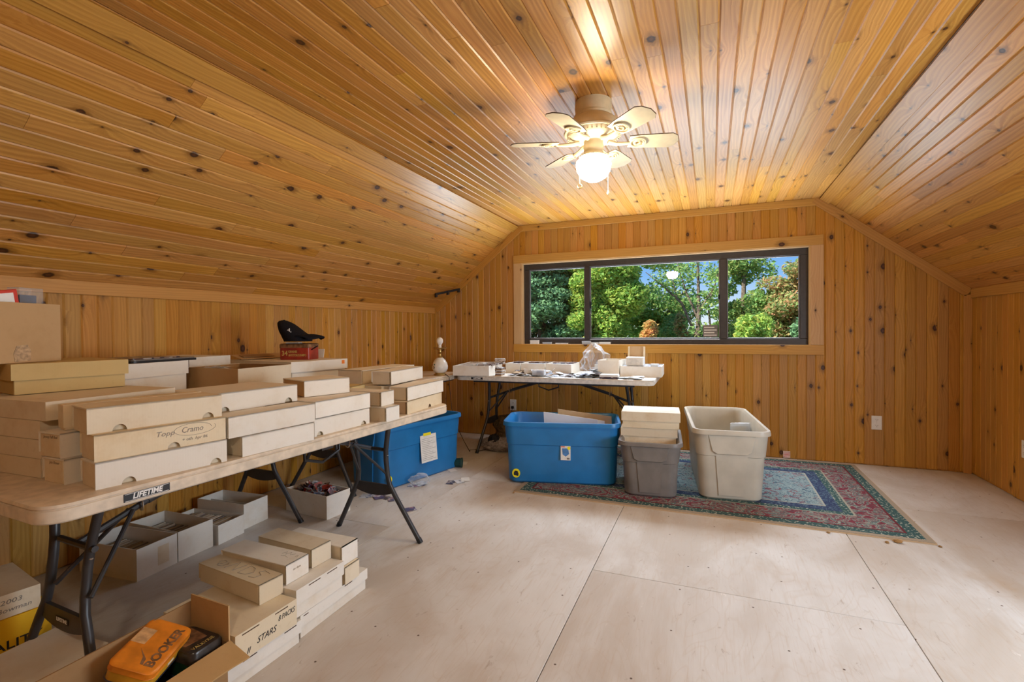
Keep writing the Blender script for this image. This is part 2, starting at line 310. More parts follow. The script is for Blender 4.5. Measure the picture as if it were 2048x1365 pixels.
# ------------------------------------------------------------------ mesh helpers
class MB:
    def __init__(s): s.v = []; s.f = []; s.smooth = False
    def add(s, vs, fs):
        k = len(s.v); s.v += [tuple(v) for v in vs]; s.f += [tuple(i+k for i in f) for f in fs]; return s
    def box(s, x0, x1, y0, y1, z0, z1, m=None):
        vs = [(x0, y0, z0), (x1, y0, z0), (x1, y1, z0), (x0, y1, z0), (x0, y0, z1), (x1, y0, z1), (x1, y1, z1), (x0, y1, z1)]
        if m is not None: vs = [m @ Vector(v) for v in vs]
        return s.add(vs, [(0, 3, 2, 1), (4, 5, 6, 7), (0, 1, 5, 4), (1, 2, 6, 5), (2, 3, 7, 6), (3, 0, 4, 7)])
    def prism(s, poly, h0, h1, fn):               # poly of 2-D points, fn(u, v, h) -> 3-D
        n = len(poly); vs = [fn(u, v, h0) for u, v in poly]+[fn(u, v, h1) for u, v in poly]
        fs = [tuple(range(n))[::-1], tuple(range(n, 2*n))]+[(i, (i+1) % n, (i+1) % n+n, i+n) for i in range(n)]
        return s.add(vs, fs)
    def tube(s, pts, r, seg=10, caps=True):
        pts = [Vector(p) for p in pts]; n = len(pts); rs = r if isinstance(r, (list, tuple)) else [r]*n
        vs = []; up = None
        for i, p in enumerate(pts):
            d = (pts[min(i+1, n-1)]-pts[max(i-1, 0)]).normalized()
            if up is None: up = Vector((0, 0, 1)) if abs(d.z) < .9 else Vector((1, 0, 0))
            a = d.cross(up)
            if a.length < 1e-4: a = d.cross(Vector((1, 0, 0)))
            a.normalize(); b = a.cross(d).normalized(); up = b
            for k in range(seg):
                t = 2*PI*k/seg; vs.append(p+a*math.cos(t)*rs[i]+b*math.sin(t)*rs[i])
        fs = [(i*seg+k, i*seg+(k+1) % seg, (i+1)*seg+(k+1) % seg, (i+1)*seg+k) for i in range(n-1) for k in range(seg)]
        if caps: fs += [tuple(range(seg))[::-1], tuple(range((n-1)*seg, n*seg))]
        s.smooth = True
        return s.add(vs, fs)
    def lathe(s, prof, seg=28, c=(0, 0, 0), caps=True):
        vs = [(c[0]+r*math.cos(2*PI*k/seg), c[1]+r*math.sin(2*PI*k/seg), c[2]+z) for r, z in prof for k in range(seg)]; n = len(prof)
        fs = [(i*seg+k, i*seg+(k+1) % seg, (i+1)*seg+(k+1) % seg, (i+1)*seg+k) for i in range(n-1) for k in range(seg)]
        if caps:
            if prof[0][0] > 1e-5: fs.append(tuple(range(seg))[::-1])
            if prof[-1][0] > 1e-5: fs.append(tuple(range((n-1)*seg, n*seg)))
        s.smooth = True
        return s.add(vs, fs)
    def build(s, name, mat, parent=None, loc=(0, 0, 0), rot=(0, 0, 0), bevel=0, seg=1, smooth=None):
        me = bpy.data.meshes.new(name); me.from_pydata(s.v, [], s.f)
        bm = bmesh.new(); bm.from_mesh(me); bmesh.ops.remove_doubles(bm, verts=bm.verts, dist=1e-6); bmesh.ops.recalc_face_normals(bm, faces=bm.faces)
        if bevel: bmesh.ops.bevel(bm, geom=list(bm.edges), offset=bevel, segments=seg, affect='EDGES', profile=.5, clamp_overlap=True)
        bm.to_mesh(me); bm.free()
        if smooth if smooth is not None else s.smooth:
            me.polygons.foreach_set('use_smooth', [True]*len(me.polygons))
            try: me.set_sharp_from_angle(angle=math.radians(38))
            except Exception: pass
        me.materials.append(MAT[mat] if isinstance(mat, str) else mat)
        o = bpy.data.objects.new(name, me); COL.objects.link(o); o.location = loc; o.rotation_euler = rot
        if parent is not None: o.parent = parent
        return o
def tag(o, label=None, cat=None, group=None, kind=None):
    if label: o['label'] = label
    if cat: o['category'] = cat
    if group: o['group'] = group
    if kind: o['kind'] = kind
    return o
def thing(name, label, cat, loc=(0, 0, 0), rotz=0, group=None):
    o = bpy.data.objects.new(name, None); COL.objects.link(o); o.empty_display_size = .05
    o.location = loc; o.rotation_euler = (0, 0, rotz); return tag(o, label, cat, group)
def struct(o): o['kind'] = 'structure'; return o
def text(parent, s, size, loc, rot, mat, name='lettering', shear=0, ext=.0003, sx=1, bold=0):
    c = bpy.data.curves.new(name, 'FONT'); c.body = s; c.size = size; c.shear = shear; c.extrude = ext; c.offset = bold
    c.align_x = 'CENTER'; c.align_y = 'CENTER'; c.resolution_u = 2
    t = bpy.data.objects.new('tmp', c); COL.objects.link(t)
    dg = bpy.context.evaluated_depsgraph_get(); me = bpy.data.meshes.new_from_object(t.evaluated_get(dg))
    bpy.data.objects.remove(t); me.name = name; me.materials.clear(); me.materials.append(MAT[mat])
    o = bpy.data.objects.new(name, me); COL.objects.link(o); o.location = loc; o.rotation_euler = rot; o.scale = (sx, 1, 1); o.parent = parent
    return o
def scribble(parent, pts, loc, rot, mat='ink', r=.0008, name='handwriting'):
    m = MB()
    for line in pts: m.tube([(x, y, 0) for x, y in line], r, 4)
    return m.build(name, mat, parent, loc, rot)

# ------------------------------------------------------------------ room dimensions
XL, XR, YB, YR = -2.959, 1.879, 4.911, -2.6
ZC, ZKL, ZKR, XCL, XCR = 2.265, 1.411, 1.441, -1.915, .860
def roof(x):
    if x < XCL: return ZKL+(x-XL)/(XCL-XL)*(ZC-ZKL)
    if x > XCR: return ZKR+(XR-x)/(XR-XCR)*(ZC-ZKR)
    return ZC
PT = .012       # plank thickness
def plank(parent, p0, across, along, w, ya, yb_, mat='pine_wall', name='plank', t=PT, v=.0062, dv=.0048):
    """board: origin p0, across/along unit vectors; end heights per edge ya=(left,right), yb=(left,right)"""
    across = Vector(across).normalized(); along = Vector(along).normalized(); nrm = across.cross(along)
    prof = [(-w/2, -t), (-w/2, -dv), (-w/2+v, 0), (w/2-v, 0), (w/2, -dv), (w/2, -t)]
    def yy(e, x): return e[0]+(e[1]-e[0])*(x/w+.5)
    vs = [(x, yy(ya, x), z) for x, z in prof]+[(x, yy(yb_, x), z) for x, z in prof]; n = 6
    m = MB(); m.add(vs, [tuple(range(n)), tuple(range(n, 2*n))[::-1]]+[(i, i+n, (i+1) % n+n, (i+1) % n) for i in range(n)])
    o = m.build(name, mat)
    o.matrix_world = Matrix(((across.x, along.x, nrm.x, p0[0]), (across.y, along.y, nrm.y, p0[1]), (across.z, along.z, nrm.z, p0[2]), (0, 0, 0, 1)))
    if parent is not None:
        mw = o.matrix_world.copy(); o.parent = parent; o.matrix_world = mw
    return o
TH = .10
def slab(name, poly, y0, y1):                                 # poly in x,z extruded in y
    return MB().prism(poly, y0, y1, lambda u, v, h: (u, h, v)).build(name, 'pine_wall')

# floor: plywood sheets on a subfloor
fl = struct(MB().box(XL-.1, XR+.1, YR-.1, YB+.1, -.14, -.012).build('floor', 'kraft_dark'))
cols = [(-2.98, -1.757), (-1.755, -.536), (-.533, .688), (.691, 1.90)]
cuts = [(-2.6, -.05, 2.385, 4.93), (-2.6, .9, 2.33, 4.93), (-2.6, -.12, 2.31, 4.75, 4.93), (-2.6, -1.05, 1.38, 3.807, 4.93)]
cuts[1] = (-2.6, .55, 3.42, 4.93)
for (x0, x1), cs in zip(cols, cuts):
    for a, b in zip(cs[:-1], cs[1:]):
        cx, cy_ = (x0+x1)/2, (a+b)/2
        MB().box(x0-cx, x1-cx, a+.0015-cy_, b-.0015-cy_, -.012, 0).build('plywood_sheet', 'plywood', fl, (cx, cy_, 0), bevel=.001)

# gable wall with the window opening
WX0, WX1, WZ0, WZ1 = -1.882, .790, .985, 1.868
wb_ = MB()
y0, y1 = YB+PT, YB+PT+TH
def wpoly(m, poly): m.prism(poly, y0, y1, lambda u, v, h: (u, h, v))
wpoly(wb_, [(XL-.1, -.1), (XR+.1, -.1), (XR+.1, WZ0), (XL-.1, WZ0)])
wpoly(wb_, [(XL-.1, WZ0), (WX0, WZ0), (WX0, WZ1), (XCL, 2.5), (XL-.1, 1.6)])
wpoly(wb_, [(WX1, WZ0), (XR+.1, WZ0), (XR+.1, 1.6), (XCR, 2.5), (WX1, WZ1)])
wpoly(wb_, [(WX0, WZ1), (WX1, WZ1), (XCR, 2.5), (XCL, 2.5)])
wall_back = struct(wb_.build('wall_back', 'pine_wall'))
BW = .0702
nb = int(round((XR-XL)/BW)); bw = (XR-XL)/nb
for i in range(nb):
    xa, xb = XL+i*bw, XL+(i+1)*bw; xc = (xa+xb)/2
    def vert(z0, z1a, z1b):
        plank(wall_back, (xc, YB, z0), (1, 0, 0), (0, 0, 1), bw, (0, 0), (z1a-z0, z1b-z0))
    zb = .004+rnd.random()*.01
    if xb < WX0 or xa > WX1: vert(zb, roof(xa), roof(xb))
    else:
        vert(zb, WZ0-.01, WZ0-.01); vert(WZ1+.01, roof(xa), roof(xb))

# knee walls
wall_left = struct(MB().box(XL-PT-TH, XL-PT, YR, YB+.1, -.1, 1.55).build('wall_left', 'pine_wall'))
wr_ = MB().box(XR+PT, XR+PT+TH, YR, .98, -.1, 1.58); wr_.box(XR+PT, XR+PT+TH, 2.52, YB+.1, -.1, 1.58); wr_.box(XR+PT, XR+PT+TH, .98, 2.52, -.1, .53); wr_.box(XR+PT, XR+PT+TH, .98, 2.52, 1.33, 1.58)
wall_right = struct(wr_.build('wall_right', 'pine_wall'))
y = YB-.002
while y > -1.0:
    w = .066+rnd.random()*.008
    plank(wall_left, (XL, y-w/2, .004+rnd.random()*.008), (0, 1, 0), (0, 0, 1), w, (0, 0), (ZKL, ZKL)); y -= w
plank(wall_left, (XL, (y+YR)/2, .004), (0, 1, 0), (0, 0, 1), y-YR, (0, 0), (ZKL, ZKL))
y = YB-.002
while y > 2.6:
    w = .068+rnd.random()*.006
    plank(wall_right, (XR, y-w/2, .004+rnd.random()*.02), (0, -1, 0), (0, 0, 1), w, (0, 0), (ZKR, ZKR)); y -= w
plank(wall_right, (XR, (y+2.52)/2, .004), (0, -1, 0), (0, 0, 1), y-2.52, (0, 0), (ZKR, ZKR)); plank(wall_right, (XR, (.98+YR)/2, .004), (0, -1, 0), (0, 0, 1), .98-YR, (0, 0), (ZKR, ZKR))
plank(wall_right, (XR, 1.75, .004), (0, -1, 0), (0, 0, 1), 1.54, (0, 0), (.526, .526)); plank(wall_right, (XR, 1.75, 1.33), (0, -1, 0), (0, 0, 1), 1.54, (0, 0), (ZKR-1.33, ZKR-1.33))
win2 = struct(bpy.data.objects.new('window_2', None)); COL.objects.link(win2); win2.location = (XR, 1.75, .53)
for n_, c_, m_ in (('casing', (-.016, -.001, -.85, .85, -.08, 0), 'pine_trim'), ('casing', (-.016, -.001, -.85, .85, .80, .88), 'pine_trim'), ('casing', (-.016, -.001, -.85, -.77, 0, .80), 'pine_trim'), ('casing', (-.016, -.001, .77, .85, 0, .80), 'pine_trim'),
                   ('frame_rail', (.03, .08, -.77, .77, 0, .05), 'bronze_frame'), ('frame_rail', (.03, .08, -.77, .77, .75, .80), 'bronze_frame'), ('frame_stile', (.03, .08, -.77, -.72, .05, .75), 'bronze_frame'), ('frame_stile', (.03, .08, .72, .77, .05, .75), 'bronze_frame'), ('mullion', (.03, .08, -.025, .025, .05, .75), 'bronze_frame'), ('pane', (.05, .054, -.72, -.025, .05, .75), 'window_glass'), ('pane', (.05, .054, .025, .72, .05, .75), 'window_glass')):
    MB().box(*c_).build(n_, m_, win2)

# ceiling: flat strip and two slopes, each a slab carrying its boards
ceiling = struct(MB().box(XCL-.05, XCR+.05, YR, YB+.12, ZC+PT, ZC+PT+.1).build('ceiling', 'pine_ceiling'))
def slope_slab(name, x0, z0, x1, z1):
    d = Vector((x1-x0, z1-z0)).normalized(); n = Vector((-d.y, d.x)); n = n if n.y > 0 else -n
    a = Vector((x0, z0))-d*.06+n*(PT+.002); b = Vector((x1, z1))+d*.06+n*(PT+.002)
    return struct(MB().prism([tuple(a), tuple(b), tuple(b+n*.1), tuple(a+n*.1)], YR, YB+.12, lambda u, v, h: (u, h, v)).build(name, 'pine_ceiling'))
ceiling_left = slope_slab('ceiling_slope_left', XL, ZKL, XCL, ZC)
ceiling_right = slope_slab('ceiling_slope_right', XR, ZKR, XCR, ZC)
def boards(parent, pa, pb, n, lens, seed):
    """n boards between the lines pa->pb (x,z), running along Y; room side below"""
    rr = random.Random(seed); d = Vector((pb[0]-pa[0], 0, pb[1]-pa[1])); w = d.length/n; d.normalize()
    for i in range(n):
        c = Vector((pa[0], 0, pa[1]))+d*(w*(i+.5)); yy = YB; first = rr.uniform(*lens)
        while yy > YR:
            ln = first if yy == YB else rr.uniform(2.0, 3.6)
            a = max(YR, yy-ln)
            if a < .5: a = YR
            plank(parent, (c.x, a, c.z), -d, (0, 1, 0), w, (0, 0), (yy-a-.0012, yy-a-.0012), 'pine_ceiling', v=.0055, dv=.0045); yy = a
boards(ceiling, (XCL, ZC), (XCR, ZC), 40, (.6, 3.9), 3)
boards(ceiling_left, (XL, ZKL), (XCL, ZC), 19, (.5, 3.6), 5)
boards(ceiling_right, (XCR, ZC), (XR, ZKR), 19, (.6, 3.2), 9)

# plain dome lamp behind the camera, unseen and inferred, added as warm fill
lb_ = MB().lathe([(.075, 0), (.078, -.012), (.072, -.025)], 32).build('fill_lamp_base', 'cream', ceiling, (.21, -.75, ZC))
MB().lathe([(.060, -.02), (.066, -.045), (.062, -.072), (.040, -.098), (.018, -.106), (0, -.108)], 32).build('fill_lamp_dome', 'lit_fill_dome', lb_)
# rear gable behind the camera
rw = MB()
def rpoly(poly): rw.prism(poly, YR-TH, YR, lambda u, v, h: (u, h, v))
rpoly([(XL-.1, -.1), (XR+.1, -.1), (XR+.1, 1.6), (XCR, 2.5), (XCL, 2.5), (XL-.1, 1.6)])
struct(rw.build('wall_rear', 'pine_wall'))

# trims along the roof line, the knee walls and the corners
def trim(name, p0, p1, width, up, out, mat='pine_trim', t=.014):
    p0 = Vector(p0); p1 = Vector(p1); a = (p1-p0); L = a.length; a.normalize(); u = Vector(up).normalized(); n = Vector(out).normalized()
    m = MB().box(-width/2, width/2, 0, L, 0, t)
    o = m.build(name, mat, bevel=.0015)
    xax = a.cross(n)
    o.matrix_world = Matrix(((xax.x, a.x, n.x, p0.x+u.x*width/2), (xax.y, a.y, n.y, p0.y+u.y*width/2), (xax.z, a.z, n.z, p0.z+u.z*width/2), (0, 0, 0, 1)))
    return struct(o)
dl = Vector((XCL-XL, 0, ZC-ZKL)).normalized(); dr = Vector((XR-XCR, 0, ZKR-ZC)).normalized()
nl = Vector((dl.z, 0, -dl.x)); nr = Vector((dr.z, 0, -dr.x)); nr = nr if nr.z < 0 else -nr
trim('trim_1', (XCL, YB, ZC-.001), (XCR, YB, ZC-.001), .062, (0, 0, -1), (0, -1, 0))
trim('trim_2', (XL+.0, YB-.001, ZKL), (XCL+.02, YB-.001, ZC+.016), .070, nl, (0, -1, 0))
trim('trim_3', (XCR-.02, YB-.001, ZC+.016), (XR, YB-.001, ZKR), .070, nr, (0, -1, 0))
trim('trim_4', (XL, YR+.01, ZKL+.005), (XL, YB-.016, ZKL+.005), .068, (0, 0, -1), (1, 0, 0))
trim('trim_5', (XR, YR+.01, ZKR+.005), (XR, YB-.016, ZKR+.005), .072, (0, 0, -1), (-1, 0, 0))
trim('trim_6', (XCL-.002, YR+.01, ZC-.002), (XCL-.002, YB-.016, ZC-.002), .085, -dl, Vector((dl.z, 0, -dl.x)), 'pine_ceiling', .016)
trim('trim_7', (XCR+.002, YR+.01, ZC-.002), (XCR+.002, YB-.016, ZC-.002), .085, dr, Vector((dr.z, 0, -dr.x)) if Vector((dr.z, 0, -dr.x)).z < 0 else -Vector((dr.z, 0, -dr.x)), 'pine_ceiling', .016)
trim('trim_8', (XR-.001, YB-.001, .0), (XR-.001, YB-.001, ZKR-.04), .052, (-1, 0, 0), (0, -1, 0))
trim('trim_9', (XL+.001, YB-.001, .0), (XL+.001, YB-.001, ZKL-.03), .03, (1, 0, 0), (0, -1, 0))

# ------------------------------------------------------------------ window
win = bpy.data.objects.new('window_1', None); COL.objects.link(win); win.location = (-.546, YB, WZ0); struct(win)
def wpart(name, x0, x1, y0, y1, z0, z1, mat, parent=win, bevel=.002):
    cx, cy_, cz = (x0+x1)/2, (y0+y1)/2, (z0+z1)/2; lx, lz = x1-x0, z1-z0
    if 'pine' in mat and lx > lz:   # grain along x: build turned
        o = MB().box(-lz/2, lz/2, -lx/2, lx/2, -(y1-y0)/2, (y1-y0)/2).build(name, mat, bevel=bevel)
        R = Matrix(((0, 1, 0, cx), (0, 0, -1, cy_), (-1, 0, 0, cz), (0, 0, 0, 1)))
    elif 'pine' in mat:
        o = MB().box(-lx/2, lx/2, -lz/2, lz/2, -(y1-y0)/2, (y1-y0)/2).build(name, mat, bevel=bevel)
        R = Matrix(((1, 0, 0, cx), (0, 0, -1, cy_), (0, 1, 0, cz), (0, 0, 0, 1)))
    else:
        o = MB().box(-lx/2, lx/2, -(y1-y0)/2, (y1-y0)/2, -lz/2, lz/2).build(name, mat, bevel=bevel); R = Matrix.Translation((cx, cy_, cz))
    o.parent = parent; o.matrix_parent_inverse = Matrix.Translation(parent.location).inverted(); o.matrix_basis = R
    return o
wpart('head_casing', -1.972, .882, YB-.018, YB-.0005, 1.862, 1.948, 'pine_trim')
wpart('side_casing', -1.970, -1.880, YB-.017, YB-.0005, 1.003, 1.862, 'pine_pale')
wpart('side_casing', .788, .884, YB-.017, YB-.0005, 1.003, 1.862, 'pine_pale')
wpart('apron', -1.976, .889, YB-.018, YB-.0005, .918, 1.002, 'pine_trim')
wpart('sill', -1.882, .79, YB-.012, YB+.10, .985, 1.003, 'pine_pale')
wpart('jamb', -1.884, -1.870, YB-.01, YB+.10, 1.003, 1.862, 'pine_pale')
wpart('jamb', .778, .792, YB-.01, YB+.10, 1.003, 1.862, 'pine_pale')
wpart('head_jamb', -1.87, .778, YB-.01, YB+.10, 1.852, 1.866, 'pine_pale')
FY0, FY1 = YB+.04, YB+.10
def bar(n, x0, x1, z0, z1, ya=FY0, yb=FY1, mat='bronze_frame'): return wpart(n, x0, x1, ya, yb, z0, z1, mat, bevel=.003)
bar('frame_rail', -1.870, .778, 1.003, 1.058); bar('frame_rail', -1.870, .778, 1.792, 1.852)
bar('frame_stile', -1.870, -1.812, 1.058, 1.792); bar('frame_stile', .715, .778, 1.058, 1.792)
bar('mullion', -1.207, -1.155, 1.058, 1.792, YB+.03, FY1); bar('mullion', .068, .128, 1.058, 1.792, YB+.03, FY1)
for a, b in ((-1.812, -1.207), (-1.155, .068), (.128, .715)):
    for n, c in (('glazing_bead', (a, b, 1.058, 1.068)), ('glazing_bead', (a, b, 1.782, 1.792)), ('glazing_bead', (a, a+.01, 1.068, 1.782)), ('glazing_bead', (b-.01, b, 1.068, 1.782))):
        bar(n, *c, YB+.055, YB+.065, 'alu')
    wpart('pane', a+.002, b-.002, YB+.068, YB+.072, 1.06, 1.79, 'window_glass', bevel=0)
bar('latch', -1.150, -1.138, 1.36, 1.44, YB+.028, YB+.05, 'black_plastic'); bar('latch', .052, .064, 1.42, 1.47, YB+.028, YB+.05, 'black_plastic')
bar('track', -1.155, .068, 1.046, 1.056, YB+.028, YB+.04, 'alu')
stk = wpart('window_sticker', -.08, .05, YB+.066, YB+.0675, 1.075, 1.185, 'grey_plastic', bevel=0); stk['label'] = 'grey printed sticker in the lower corner of the middle pane'
for k in range(4): bar('sticker_print', -.07, .04-.02*(k % 2), 1.085+.024*k, 1.095+.024*k, YB+.065, YB+.0662, 'table_white')

# ------------------------------------------------------------------ outlets
def outlet(loc, rotz, label, plug=False):
    t = thing('wall_outlet', label, 'outlet', loc, rotz)      # local: x right, y into wall, z up
    MB().box(-.036, .036, -.006, 0, -.058, .058).build('cover_plate', 'outlet_white', t, bevel=.002)
    for z in (-.024, .024):
        f = MB().prism([(.017*math.cos(a), .0145*math.sin(a)) for a in np.linspace(0, 2*PI, 17)[:-1]], -.0085, -.006, lambda u, v, h: (u, h, z+v)).build('socket', 'outlet_white', t)
        for x in (-.006, .006): MB().box(x-.0012, x+.0012, -.0088, -.008, z-.002, z+.007).build('slot', 'slot', f)
        MB().box(-.002, .002, -.0088, -.008, z-.010, z-.006).build('slot', 'slot', f)
    MB().prism([(.003*math.cos(a), .003*math.sin(a)) for a in np.linspace(0, 2*PI, 9)[:-1]], -.0075, -.006, lambda u, v, h: (u, h, v)).build('screw', 'steel', t)
    if plug: MB().box(-.013, .013, -.035, -.0088, -.038, -.010).build('plug', 'black_plastic', t, bevel=.003)
    return t
outlet((1.263, YB, .359), 0, 'white double wall outlet on the bare pine wall right of the window')
outlet((-1.990, YB, .345), 0, 'white wall outlet with a black plug under the back folding table', True)
outlet((XR, 4.19, .35), -PI/2, 'white wall outlet on the right knee wall at the picture edge')

# small striped label stuck near the floor and the black rail under the slope
t = thing('striped_tag', 'small red and white striped paper tag standing at the foot of the gable wall', 'tag', (.606, YB-.004, .008))
MB().box(-.027, .027, -.0015, .0015, 0, .058).build('paper', 'white_print', t)
for k in range(5): MB().box(-.026, .026, -.0022, -.0014, .006+.0105*k, .0105+.0105*k).build('stripe', 'red_print', t)
def hook_rail():
    t = thing('hook_rail', 'black plastic hook rail across the corner of the left slope', 'rail', (-2.775, 4.60, 1.648))
    p = Vector((-2.775, 4.62, 1.545)); q = Vector((-2.62, 4.885, 1.615)); d = (q-p)
    t.location = p
    def ZB(a, b, w, h, n, z=0):
        m = MB(); A = d*a; B = d*b; s = d.normalized(); up = Vector((0, 0, 1)); c = s.cross(up).normalized()
        vs = [X+c*i*w+up*j*h+up*z for X in (A, B) for i, j in ((-1, -1), (1, -1), (1, 1), (-1, 1))]
        m.add(vs, [(0, 1, 2, 3), (7, 6, 5, 4), (0, 4, 5, 1), (1, 5, 6, 2), (2, 6, 7, 3), (3, 7, 4, 0)]); return m.build(n, 'black_plastic', t, bevel=.002)
    ZB(0, 1, .008, .012, 'rail')
    for a in (.0, .48, .93): ZB(a, a+.08, .014, .022, 'bracket', -.012)
hook_rail()

# ------------------------------------------------------------------ ceiling fan
def ceiling_fan():
    C = (-.537, 2.40)
    t = thing('ceiling_fan', 'cream six-blade ceiling fan with lit white glass globe', 'ceiling fan', (C[0], C[1], ZC))
    ZZ = ZC
    def L(prof, name, mat, parent=t, seg=36): return MB().lathe([(r, z-ZZ) for r, z in prof], seg).build(name, mat, parent)
    L([(.088, ZC), (.090, 2.235), (.086, 2.205), (.092, 2.200), (.088, 2.186)], 'canopy', 'cream')
    h = L([(.088, 2.190), (.128, 2.160), (.140, 2.130), (.140, 2.118), (.128, 2.110)], 'motor_housing', 'cream')
    L([(.141, 2.121), (.145, 2.115), (.141, 2.109)], 'rim_band', 'cream_worn', h)
    fl_ = L([(.132, 2.112), (.118, 2.092), (.095, 2.078), (.060, 2.074)], 'flywheel', 'cream_worn')
    for k in range(36):
        a = 2*PI*k/36; m = Matrix.Translation((0, 0, 2.0985-ZZ)) @ Matrix.Rotation(a, 4, 'Z') @ Matrix.Translation((.1185, 0, 0)) @ Matrix.Rotation(math.radians(38), 4, 'Y')
        MB().box(-.014, .014, -.0022, .0022, -.002, .002, m).build('fin', 'cream', fl_)
    L([(.046, 2.080), (.046, 2.062), (.050, 2.050), (.046, 2.020), (.052, 2.012), (.060, 2.006)], 'switch_housing', 'cream')
    lk = L([(.058, 2.008), (.064, 2.000), (.064, 1.992), (.058, 1.988)], 'light_fitter', 'cream_worn')
    for k in range(24):
        a = 2*PI*k/24; MB().lathe([(0, -.005), (.005, 0), (0, .005)], 8, (.064*math.cos(a), .064*math.sin(a), 1.996-ZZ)).build('bead', 'cream', lk)
    L([(.066, 1.990), (.083, 1.975), (.086, 1.958), (.080, 1.928), (.062, 1.900), (.034, 1.883), (.0, 1.878)], 'glass_globe', 'lit_globe')
    for k in range(6):
        a = math.radians(18+60*k); pit = math.radians(-12)
        R = Matrix.Translation((0, 0, 2.066-ZZ)) @ Matrix.Rotation(a, 4, 'Z')
        RB = R @ Matrix.Translation((.17, 0, 0)) @ Matrix.Rotation(pit, 4, 'X')
        out = [(.0, -.045), (.05, -.052), (.20, -.058), (.225, -.040), (.238, 0), (.225, .040), (.20, .058), (.05, .052), (.0, .045)]
        pts = []
        for (ax, ay), (bx_, by) in zip(out, out[1:]+out[:1]):
            pts += [(ax, ay), ((ax+bx_)/2*1.0, (ay+by)/2)]
        b = MB().prism(out, 0, .005, lambda u, v, h: RB @ Vector((u, v, h))).build('blade', 'cream_worn', t)
        MB().prism([(u*1.008-.0005, v*1.012) for u, v in out], .0008, .0042, lambda u, v, h: RB @ Vector((u, v, h))).build('edge_band', 'brown_edge', b)
        ir = MB()
        for rr, cx in ((.036, .045), (.024, .05), (.013, .042)):
            ir.tube([RB @ Vector((cx+rr*math.cos(q), rr*math.sin(q), -.004)) for q in np.linspace(0, 2*PI, 25)], .0045, 6, False)
        ir.tube([RB @ Vector((x, y, z)) for x, y, z in ((.012, 0, -.004), (-.03, .004, -.005), (-.06, .006, -.004), (-.10, .0, .004))], [.006, .009, .011, .013], 8)
        iron = ir.build('blade_iron', 'cream', t)
        for sx_, sy_ in ((.045, .0), (.065, .014), (.065, -.014)):
            MB().lathe([(.004, -.009), (.004, -.004)], 8, RB @ Vector((sx_, sy_, .002))).build('screw', 'brass', iron)
    for x, y, zl, ring in ((-.066, -.018, 1.868, True), (.062, .045, 1.842, False)):
        m = MB().tube([(x*.8, y*.8, 2.02-ZZ), (x, y, 2.0-ZZ), (x, y, zl-ZZ)], .0016, 6).build('pull_chain', 'cream_worn', t)
        if ring: MB().tube([(x+.011*math.cos(q), y+.004*math.sin(q), zl-.011-ZZ+.011*math.sin(q)) for q in np.linspace(0, 2*PI, 17)], .0022, 6).build('pull_ring', 'brass', m)
        else: MB().lathe([(0, .014), (.004, .008), (.0075, -.004), (.005, -.012), (0, -.015)], 12, (x, y, zl-.012-ZZ)).build('pull_fob', 'cream', m)
ceiling_fan()

